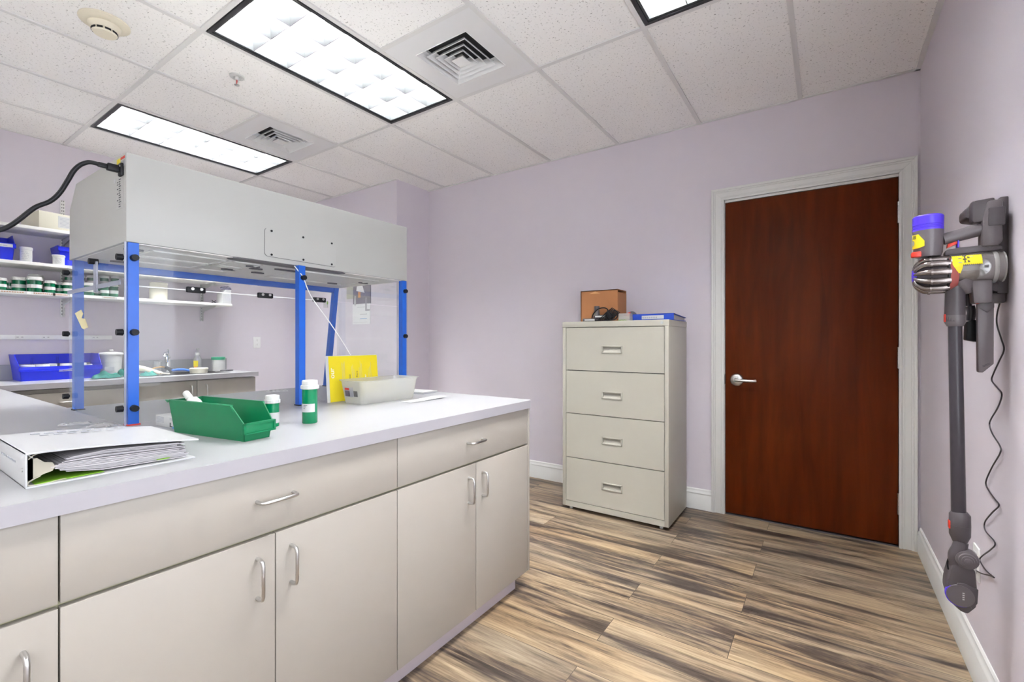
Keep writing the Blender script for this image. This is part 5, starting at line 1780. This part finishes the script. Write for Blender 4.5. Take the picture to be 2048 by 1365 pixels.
solo('crumpled_wrapper', b, M['violetpaper'], 'crumpled violet wrapper on top of the standing white papers', 'wrapper')
b = MB()
b.tube([(-4.70, 1.985, ZS1+0.004), (-4.70, 2.0, ZS1+0.008), (-4.70, 2.018, ZS1+0.024)], 0.003, 8, smooth=3)
b.tube([(-4.70, 2.02, ZS1+0.004), (-4.70, 2.002, ZS1+0.008), (-4.70, 1.985, ZS1+0.026)], 0.003, 8, smooth=3)
solo('tweezers', b, M['black'], 'small dark crossed tweezers at the front of the lowest shelf', 'tweezers')
# ---- middle shelf
bn = hopper_bin('storage_bin', 'blue hopper bin at the left picture edge on the middle shelf', 'bin', M['bluebin'], (-4.815, 0.53, ZS2), 0.0, 0.24, 0.375, 0.405, 0.185, 0.112, 0.10)
b = MB()
b.box(0.1395, 0.1415, -0.17, 0.185, 0.083, 0.108)
lbn = obj('bin_label', b, M['paper'], bn, local=True)
b = MB()
bars(b, (0.1415, -0.05, 0.092), (0, 1, 0), (0, 0, 1), [(q*0.027, q*0.027+0.02, 0, 0.006) for q in range(8)])
obj('lettering', b, M['greyink'], lbn, local=True)
jl = thing('jar', 'white jar lying on its side in the blue bin on the middle shelf', 'jar', (-4.76, 0.62, ZS2+0.12))
mj_ = Matrix.Translation((-4.765, 0.615, ZS2+0.105)) @ Matrix.Rotation(math.radians(62), 4, 'Y') @ Matrix.Rotation(0.3, 4, 'X')
obj('body', MB().lathe([(0, -0.09), (0.043, -0.09), (0.043, 0.0), (0, 0.0)], m=mj_), M['white'], jl)
obj('lid', MB().lathe([(0, -0.004), (0.047, -0.004), (0.047, 0.016), (0.041, 0.022), (0, 0.022)], m=mj_), M['ivory'], jl)
def jar(label, loc, r, hh, lid=None, group=None, lettered=True, name='jar', cat='jar'):
    t = thing(name, label, cat, loc, 0, group)
    obj('body', MB().lathe([(0, 0), (r*0.95, 0), (r*0.97, 0.002), (r*0.97, hh*0.82), (0, hh*0.82)], n=28), M['white'], t, local=True)
    obj('lid', MB().lathe([(0, hh*0.80), (r*1.06, hh*0.80), (r*1.06, hh-0.003), (r, hh), (0, hh)], n=28), lid or M['paper'], t, local=True)
    if lettered:
        b = MB()
        for k in range(5):
            tt = bmesh.new()
            zz = hh*(0.20+0.11*k)
            A_ = [-0.9+1.3*q/8 for q in range(9)]
            for q in range(8):
                if (q+k) % 4 == 3: continue
                b.box(r*0.968, r*0.978, -r*0.06, r*0.06, zz, zz+0.003, m=Matrix.Rotation(A_[q], 4, 'Z'))
            tt.free()
        obj('lettering', b, M['greyink'], t, local=True)
    return t
jar('white lidded jar standing right of the blue bin on the middle shelf', (-4.725, 0.787, ZS2), 0.033, 0.104)
jar('short white jar in front of the half hidden blue bin on the middle shelf', (-4.715, 0.955, ZS2), 0.034, 0.073)
bn2 = hopper_bin('storage_bin', 'blue bin half hidden behind the white hood on the middle shelf', 'bin', M['bluebin'], (-4.842, 1.10, ZS2), 0.0, 0.20, 0.24, 0.29, 0.150, 0.14, 0.005)
# ---- top shelf
cbx = thing('carton', 'large cream carton on the top shelf above the blue bins', 'box', (-4.80, 1.0, ZS3))
mb_ = Matrix.Translation((-4.683, 0.846, ZS3)) @ Matrix.Rotation(math.radians(18), 4, 'Z')
obj('box_body', MB().box(-0.27, 0, 0, 0.40, 0, 0.122, 0.001, m=Matrix.Translation((-4.683, 0.846, ZS3)) @ Matrix.Rotation(math.radians(10), 4, 'Z')), M['ivory'], cbx)
mb_ = Matrix.Translation((-4.683, 0.846, ZS3)) @ Matrix.Rotation(math.radians(10), 4, 'Z')
lbx = obj('address_label', MB().box(-0.001, 0.0012, 0.105, 0.25, 0.02, 0.105, m=mb_), M['paper'], cbx)
b = MB()
bars(b, (0.0012, 0.11, 0.03), (0, 1, 0), (0, 0, 1), [(0.005, 0.06+0.012*(q % 3), q*0.010, 0.003) for q in range(7)])
bmesh.ops.transform(b.bm, matrix=mb_, verts=b.bm.verts)
obj('lettering', b, M['greyink'], lbx)
# ---- raceway with sockets on the left wall
rw = thing('socket_strip', 'long white plug-in socket strip on the left wall above the blue bin', 'socket strip', (XL, 0.6, 1.229))
obj('channel', MB().box(XL, XL+0.022, -0.6, 1.332, 1.212, 1.247, 0.002), M['wallwhite'], rw)
for y in (0.795, 0.935, 1.225):
    b = MB()
    b.box(XL+0.0215, XL+0.0235, y-0.024, y+0.024, 1.217, 1.242, 0.001)
    sk_ = obj('socket', b, M['wallwhite'], rw)
    b = MB()
    for s in (-0.012, 0.012):
        b.box(XL+0.0233, XL+0.0243, y+s-0.004, y+s-0.002, 1.226, 1.234)
        b.box(XL+0.0233, XL+0.0243, y+s+0.002, y+s+0.004, 1.226, 1.234)
    obj('slots', b, M['ink'], sk_)['kind'] = 'stuff'
ou = thing('wall_outlet', 'white duplex outlet on the left wall right of the back counter', 'outlet', (XL, 2.537, 1.184))
obj('plate', MB().box(XL, XL+0.006, 2.500, 2.574, 1.125, 1.243, 0.002), M['wallwhite'], ou)
for z in (1.162, 1.206):
    b = MB()
    b.box(XL+0.0055, XL+0.008, 2.520, 2.554, z-0.015, z+0.015, 0.002)
    r_ = obj('receptacle', b, M['wallwhite'], ou)
    b = MB()
    for s in (-0.006, 0.006):
        b.box(XL+0.0078, XL+0.0088, 2.537+s-0.001, 2.537+s+0.001, z-0.001, z+0.008)
    b.box(XL+0.0078, XL+0.0088, 2.535, 2.539, z-0.010, z-0.006)
    obj('slots', b, M['ink'], r_)['kind'] = 'stuff'

# ---- on the back counter
big = hopper_bin('storage_bin', 'big blue hopper bin with white jars on the back counter', 'bin', M['bluebin'], (-4.835, 0.972, ZC), 0.0, 0.26, 0.425, 0.465, 0.187, 0.100, 0.09)
b = MB()
for y in (-0.12, 0.02, 0.15):
    for q in (0, 0.012):
        b.box(-0.132, -0.128, y+q, y+q+0.004, 0.08, 0.165)
obj('rib', b, M['bluebin'], big, local=True)
b = MB()
b.hexa([(0.142, -0.02, 0.060), (0.142, 0.12, 0.064), (0.146, 0.12, 0.064), (0.146, -0.02, 0.060), (0.146, -0.02, 0.076), (0.146, 0.115, 0.083), (0.150, 0.115, 0.083), (0.150, -0.02, 0.076)])
lbn = obj('bin_label', b, M['paper'], big, local=True)
b = MB()
bars(b, (0.148, 0.0, 0.066), (0, 1, 0.03), (0.1, 0, 1), [(q*0.012, q*0.012+0.009, 0, 0.006) for q in range(9)], 0.002)
obj('lettering', b, M['brownink'], lbn, local=True)
pj0 = None
spots = [(-4.80, 0.807, 0.107, 'leftmost white jar at the front of the big blue bin'), (-4.80, 0.885, 0.107, 'second white jar from the left at the front of the big blue bin'),
         (-4.757, 0.950, 0.092, 'lower white jar standing forward at the front of the big blue bin'), (-4.80, 1.018, 0.109, 'third tall white jar in the big blue bin'),
         (-4.81, 1.096, 0.111, 'white jar in the big blue bin seen at the hood panel edge'), (-4.875, 0.94, 0.109, 'white jar in the back row of the big blue bin'), (-4.87, 1.145, 0.098, 'rightmost white jar in the big blue bin behind the clear panel')]
for k, (x, y, hh, lab) in enumerate(spots):
    if pj0 is None:
        pj0 = jar(lab, (x, y, ZC+0.004), 0.036, hh, group='white jars in the big blue bin', lettered=False)
        c = pj0
    else:
        c = copy_tree(pj0)
        c.location = (x, y, ZC+0.004)
        c.scale = (1, 1, hh/0.107)
        c['label'] = lab
cr = thing('crock', 'white lidded crock between the blue bin and the near blue post', 'crock', (-4.83, 1.290, ZC))
b = MB()
b.lathe([(0, 0), (0.060, 0), (0.064, 0.004), (0.064, 0.05), (0.068, 0.10), (0.073, 0.175), (0, 0.175)], (-4.83, 1.290, ZC), n=36)
obj('body', b, M['white'], cr)
b = MB()
b.lathe([(0, 0.172), (0.078, 0.172), (0.080, 0.180), (0.076, 0.190), (0.03, 0.198), (0.011, 0.200), (0.011, 0.204), (0.016, 0.208), (0.013, 0.216), (0, 0.217)], (-4.83, 1.290, ZC), n=36)
obj('lid', b, M['white'], cr)
obj('front_label', MB().box(-0.001, 0.001, -0.03, 0.03, 0.045, 0.078, m=Matrix.Translation((-4.83, 1.290, ZC)) @ Matrix.Rotation(-0.4, 4, 'Z') @ Matrix.Translation((0.066, 0, 0))), M['paper'], cr)
b = MB()
b.lathe([(0, 0), (0.028, 0), (0.030, 0.20), (0.032, 0.203), (0.030, 0.206), (0.027, 0.206), (0.026, 0.01), (0, 0.01)], (-4.84, 1.395, ZC), n=28)
solo('cup_stack', b, M['paper'], 'tall white cup stack half hidden by the near blue post', 'cups')
def cloth(name, cx, cy, lx, ly, hz_, seed, a, label, m):
    t = bmesh.new()
    n = 22
    rnd = random.Random(seed)
    ph = [rnd.uniform(0, 6) for _ in range(8)]
    g = []
    for i in range(n+1):
        row = []
        for j in range(n+1):
            u, v = i/n*2-1, j/n*2-1
            rr = min(1, (u*u+v*v))
            f = max(0, 1-rr)
            z = hz_*f**0.7*(0.62+0.22*math.sin(5*u+ph[0]+2*math.sin(3*v+ph[1]))+0.2*math.sin(7*v+ph[2]+2*u)+0.1*math.sin(11*u-6*v+ph[3]))
            row.append(t.verts.new((u*lx*(1+0.08*math.sin(4*v+ph[4])), v*ly*(1+0.1*math.sin(5*u+ph[5])), max(0.003, z+0.004))))
        g.append(row)
    for i in range(n):
        for j in range(n):
            u, v = (i+0.5)/n*2-1, (j+0.5)/n*2-1
            if u*u+v*v < 1.05:
                t.faces.new((g[i][j], g[i+1][j], g[i+1][j+1], g[i][j+1]))
    for v in [v for v in t.verts if not v.link_faces]: t.verts.remove(v)
    bmesh.ops.solidify(t, geom=t.faces[:], thickness=0.002)
    b = MB()._merge(t, Matrix.Translation((cx, cy, ZC+0.001)) @ Matrix.Rotation(a, 4, 'Z'))
    return solo(name, b, m, label, 'cloth')
cloth('teal_cloth', -4.56, 1.185, 0.075, 0.085, 0.055, 3, 0.2, 'crumpled teal cloth in front of the white crock', M['teal'])
cloth('teal_cloth', -4.62, 1.325, 0.065, 0.055, 0.105, 8, 0.5, 'bunched teal cloth just left of the near blue post', M['teal'])
cloth('teal_cloth', -4.55, 1.455, 0.06, 0.065, 0.042, 5, -0.3, 'small teal cloth right of the near blue post by the sink', M['teal'])
bk = thing('cream_glove', 'cream rubber glove lying by the sink right of the near blue post', 'glove', (-4.62, 1.465, ZC))
b = MB()
b.tube([(-4.74, 1.420, ZC+0.062), (-4.70, 1.465, ZC+0.055), (-4.63, 1.520, ZC+0.03), (-4.60, 1.565, ZC+0.014)], 0.016, 12, smooth=4, rs=(0.026, 0.012))
obj('palm', b, M['cream'], bk)
for k in range(3):
    b = MB()
    b.tube([(-4.60, 1.55+0.004*k, ZC+0.016), (-4.585+0.012*k, 1.575, ZC+0.013), (-4.575+0.012*k, 1.59+0.005*k, ZC+0.010)], 0.006, 8, smooth=3)
    obj('finger', b, M['woodhandle'] if k == 0 else M['cream'], bk)
bh = thing('scrub_brush', 'brush with a bent wooden handle and dark bristles beside the tap', 'brush', (-4.86, 1.695, ZC))
b = MB()
b.tube([(-4.80, 1.500, ZC+0.040), (-4.84, 1.545, ZC+0.035), (-4.87, 1.605, ZC+0.050), (-4.88, 1.660, ZC+0.055), (-4.885, 1.690, ZC+0.045)], 0.0055, 8, smooth=5)
obj('handle', b, M['woodhandle'], bh)
b = MB()
b.tube([(-4.885, 1.680, ZC+0.052), (-4.88, 1.710, ZC+0.035), (-4.87, 1.735, ZC+0.012)], 0.02, 12, smooth=3, rs=(0.012, 0.020))
obj('bristles', b, M['black'], bh)
b = MB()
b.lathe([(0, 0), (0.026, 0), (0.030, 0.10), (0.028, 0.10), (0.024, 0.004), (0, 0.004)], (-4.925, 1.640, ZC+0.0), n=24)
solo('clear_tumbler', b, M['soap'], 'clear plastic tumbler against the backsplash left of the tap', 'tumbler')
ft = thing('tap', 'chrome single lever tap behind the sink', 'tap', (-4.93, 1.725, ZC))
b = MB()
b.lathe([(0, 0), (0.030, 0), (0.030, 0.006), (0.022, 0.012), (0.020, 0.05), (0.021, 0.10), (0.019, 0.125), (0, 0.13)], (-4.93, 1.720, ZC), n=24)
obj('body', b, M['chrome'], ft)
b = MB()
b.tube([(-4.93, 1.710, ZC+0.085), (-4.90, 1.700, ZC+0.150), (-4.86, 1.680, ZC+0.178), (-4.82, 1.660, ZC+0.172), (-4.805, 1.653, ZC+0.155)], 0.012, 12, smooth=4, rs=(0.016, 0.010))
obj('spout', b, M['chrome'], ft)
b = MB()
b.ball((-4.93, 1.720, ZC+0.138), 0.019, n=18)
b.tube([(-4.93, 1.720, ZC+0.150), (-4.915, 1.715, ZC+0.185), (-4.89, 1.705, ZC+0.21)], 0.007, 10, smooth=3, rs=(0.010, 0.007))
obj('lever', b, M['chrome'], ft)
b = MB()
b.tube([(-4.915, 1.875, ZC+0.022), (-4.905, 1.92, ZC+0.030), (-4.90, 1.97, ZC+0.027), (-4.90, 2.005, ZC+0.014)], 0.013, 12, smooth=4)
bmesh.ops.transform(b.bm, matrix=Matrix.Translation((0, 0, ZC+0.012)) @ Matrix.Diagonal((1.3, 1, 0.8, 1)) @ Matrix.Translation((0, 0, -ZC-0.012)), verts=b.bm.verts)
bmesh.ops.transform(b.bm, matrix=Matrix.Translation((4.905*0.3+0.05, -0.15, 0)), verts=b.bm.verts)
solo('dish_scraper', b, M['bluecap'], 'blue curved scraper lying between the tap and the soap bottle', 'scraper')
sbt = thing('soap_bottle', 'clear pump soap bottle with a colourful label by the sink', 'soap bottle', (-4.86, 1.935, ZC))
b = MB()
b.lathe([(0, 0.003), (0.034, 0.003), (0.037, 0.008), (0.037, 0.09), (0.034, 0.115), (0.022, 0.145), (0.014, 0.155), (0, 0.155)], (-4.915, 1.952, ZC), n=28)
obj('bottle', b, M['soap'], sbt)
b = MB()
b.lathe([(0, 0.150), (0.020, 0.150), (0.020, 0.172), (0.012, 0.180), (0.006, 0.182), (0.006, 0.205), (0, 0.205)], (-4.915, 1.952, ZC), n=20)
b.box(-4.925, -4.890, 1.943, 1.961, ZC+0.203, ZC+0.216, 0.003)
obj('pump', b, M['white'], sbt)
mS = Matrix.Translation((-4.915, 1.952, ZC)) @ Matrix.Rotation(-0.62, 4, 'Z')
lS = obj('front_label', MB().box(0.0355, 0.0385, -0.022, 0.014, 0.045, 0.10, m=mS), M['yellow'], sbt)
obj('label_patch', MB().box(0.0375, 0.0392, -0.018, 0.006, 0.028, 0.048, m=mS), M['orange'], lS)
ds = thing('round_dish', 'low cream round dish with a lid in front of the soap bottle', 'dish', (-4.56, 1.80, ZC))
b = MB()
b.lathe([(0, 0), (0.062, 0), (0.066, 0.004), (0.066, 0.030), (0, 0.030)], (-4.575, 1.828, ZC+0.003), n=36)
obj('bowl', b, M['ivory'], ds)
b = MB()
b.lathe([(0, 0.030), (0.070, 0.030), (0.070, 0.042), (0.064, 0.046), (0.05, 0.044), (0, 0.044)], (-4.575, 1.828, ZC+0.003), n=36)
obj('lid', b, M['ivory'], ds)
gj = jar('white jar with a green lid near the end of the back counter', (-4.82, 2.092, ZC), 0.055, 0.132, lid=M['green'], lettered=False)
sc2 = thing('scissors', 'dark handled scissors lying near the end of the back counter', 'scissors', (-4.68, 2.1, ZC))
b = MB()
for cy in (0.0, 0.045):
    P = [(-4.72+0.022*math.cos(q/10*2*PI), 2.10+cy+0.030*math.sin(q/10*2*PI), ZC+0.006) for q in range(11)]
    b.tube(P, 0.005, 8)
obj('handles', b, M['darkgrey'], sc2)
b = MB()
b.hexa([(-4.70, 2.09, ZC+0.002), (-4.69, 2.10, ZC+0.002), (-4.64, 1.99, ZC+0.002), (-4.645, 1.985, ZC+0.002), (-4.70, 2.09, ZC+0.005), (-4.69, 2.10, ZC+0.005), (-4.64, 1.99, ZC+0.005), (-4.645, 1.985, ZC+0.005)])
obj('blades', b, M['steel'], sc2)

# ---- on the far wall: calendar, notes
cal = thing('wall_calendar', 'wall calendar with a dark picture and white month page seen through the hood', 'calendar', (-3.93, YF, 1.38))
b = MB()
b.box(-4.075, -3.80, YF-0.006, YF, 1.372, 1.58)
pg_ = obj('month_page', b, M['wallwhite'], cal)
obj('picture', MB().box(-4.065, -3.79, YF-0.007, YF, 1.580, 1.80), M['photo'], cal)
b = MB()
bars(b, (-3.955, YF-0.006, 1.40), (1, 0, 0), (0, 0, 1), [(0, 0.11, 0.070, 0.006)])
obj('grey_line', b, M['greyink'], pg_)
b = MB()
bars(b, (-3.955, YF-0.006, 1.40), (1, 0, 0), (0, 0, 1), [(0, 0.11, 0.025, 0.006)])
obj('blue_line', b, M['bluebar'], pg_)
b = MB()
bars(b, (-4.06, YF-0.006, 1.40), (1, 0, 0), (0, 0, 1), [(0.06, 0.19, 0.145, 0.004), (0.0, 0.22, -0.008, 0.002)])
obj('lettering', b, M['greyink'], pg_)
obj('orange_patch', MB().box(-3.985, -3.945, YF-0.0075, YF-0.006, 1.645, 1.705), M['orange'], cal)
n1 = thing('pinned_note', 'white torn note pinned over the calendar picture', 'note', (-3.95, YF, 1.70))
b = MB()
b.prism([(-4.01, 1.715), (-3.88, 1.690), (-3.93, 1.80), (-3.99, 1.80)], 'y', YF-0.010, YF-0.008)
obj('slip', b, M['wallwhite'], n1)
n3 = thing('pinned_note', 'pale olive note on the far wall left of the calendar', 'note', (-4.10, YF, 1.70))
obj('slip', MB().box(-4.175, -4.02, YF-0.004, YF, 1.64, 1.765), M['olivepaper'], n3)
b = MB()
b.prism([(-4.045, 1.590), (-4.03, 1.56), (-4.012, 1.59), (-4.02, 1.665), (-4.035, 1.665)], 'y', YF-0.012, YF-0.009)
solo('hanging_tag', b, M['paper'], 'narrow white tag hanging on the left of the calendar', 'tag')
b = MB()
b.prism([(-3.865, 1.505), (-3.80, 1.505), (-3.80, 1.52), (-3.845, 1.52), (-3.845, 1.64), (-3.865, 1.64)], 'y', YF-0.012, YF-0.009)
solo('clear_sleeve', b, M['film'], 'clear strip hanging on the right of the calendar', 'tag')
n4 = thing('small_card', 'small grey card with a green corner on the far wall behind the hood', 'card', (-4.55, YF, 1.62))
obj('card', MB().box(-4.585, -4.505, YF-0.004, YF, 1.565, 1.640), M['pages'], n4)
obj('green_corner', MB().box(-4.520, -4.505, YF-0.005, YF, 1.600, 1.632), M['limegreen'], n4)
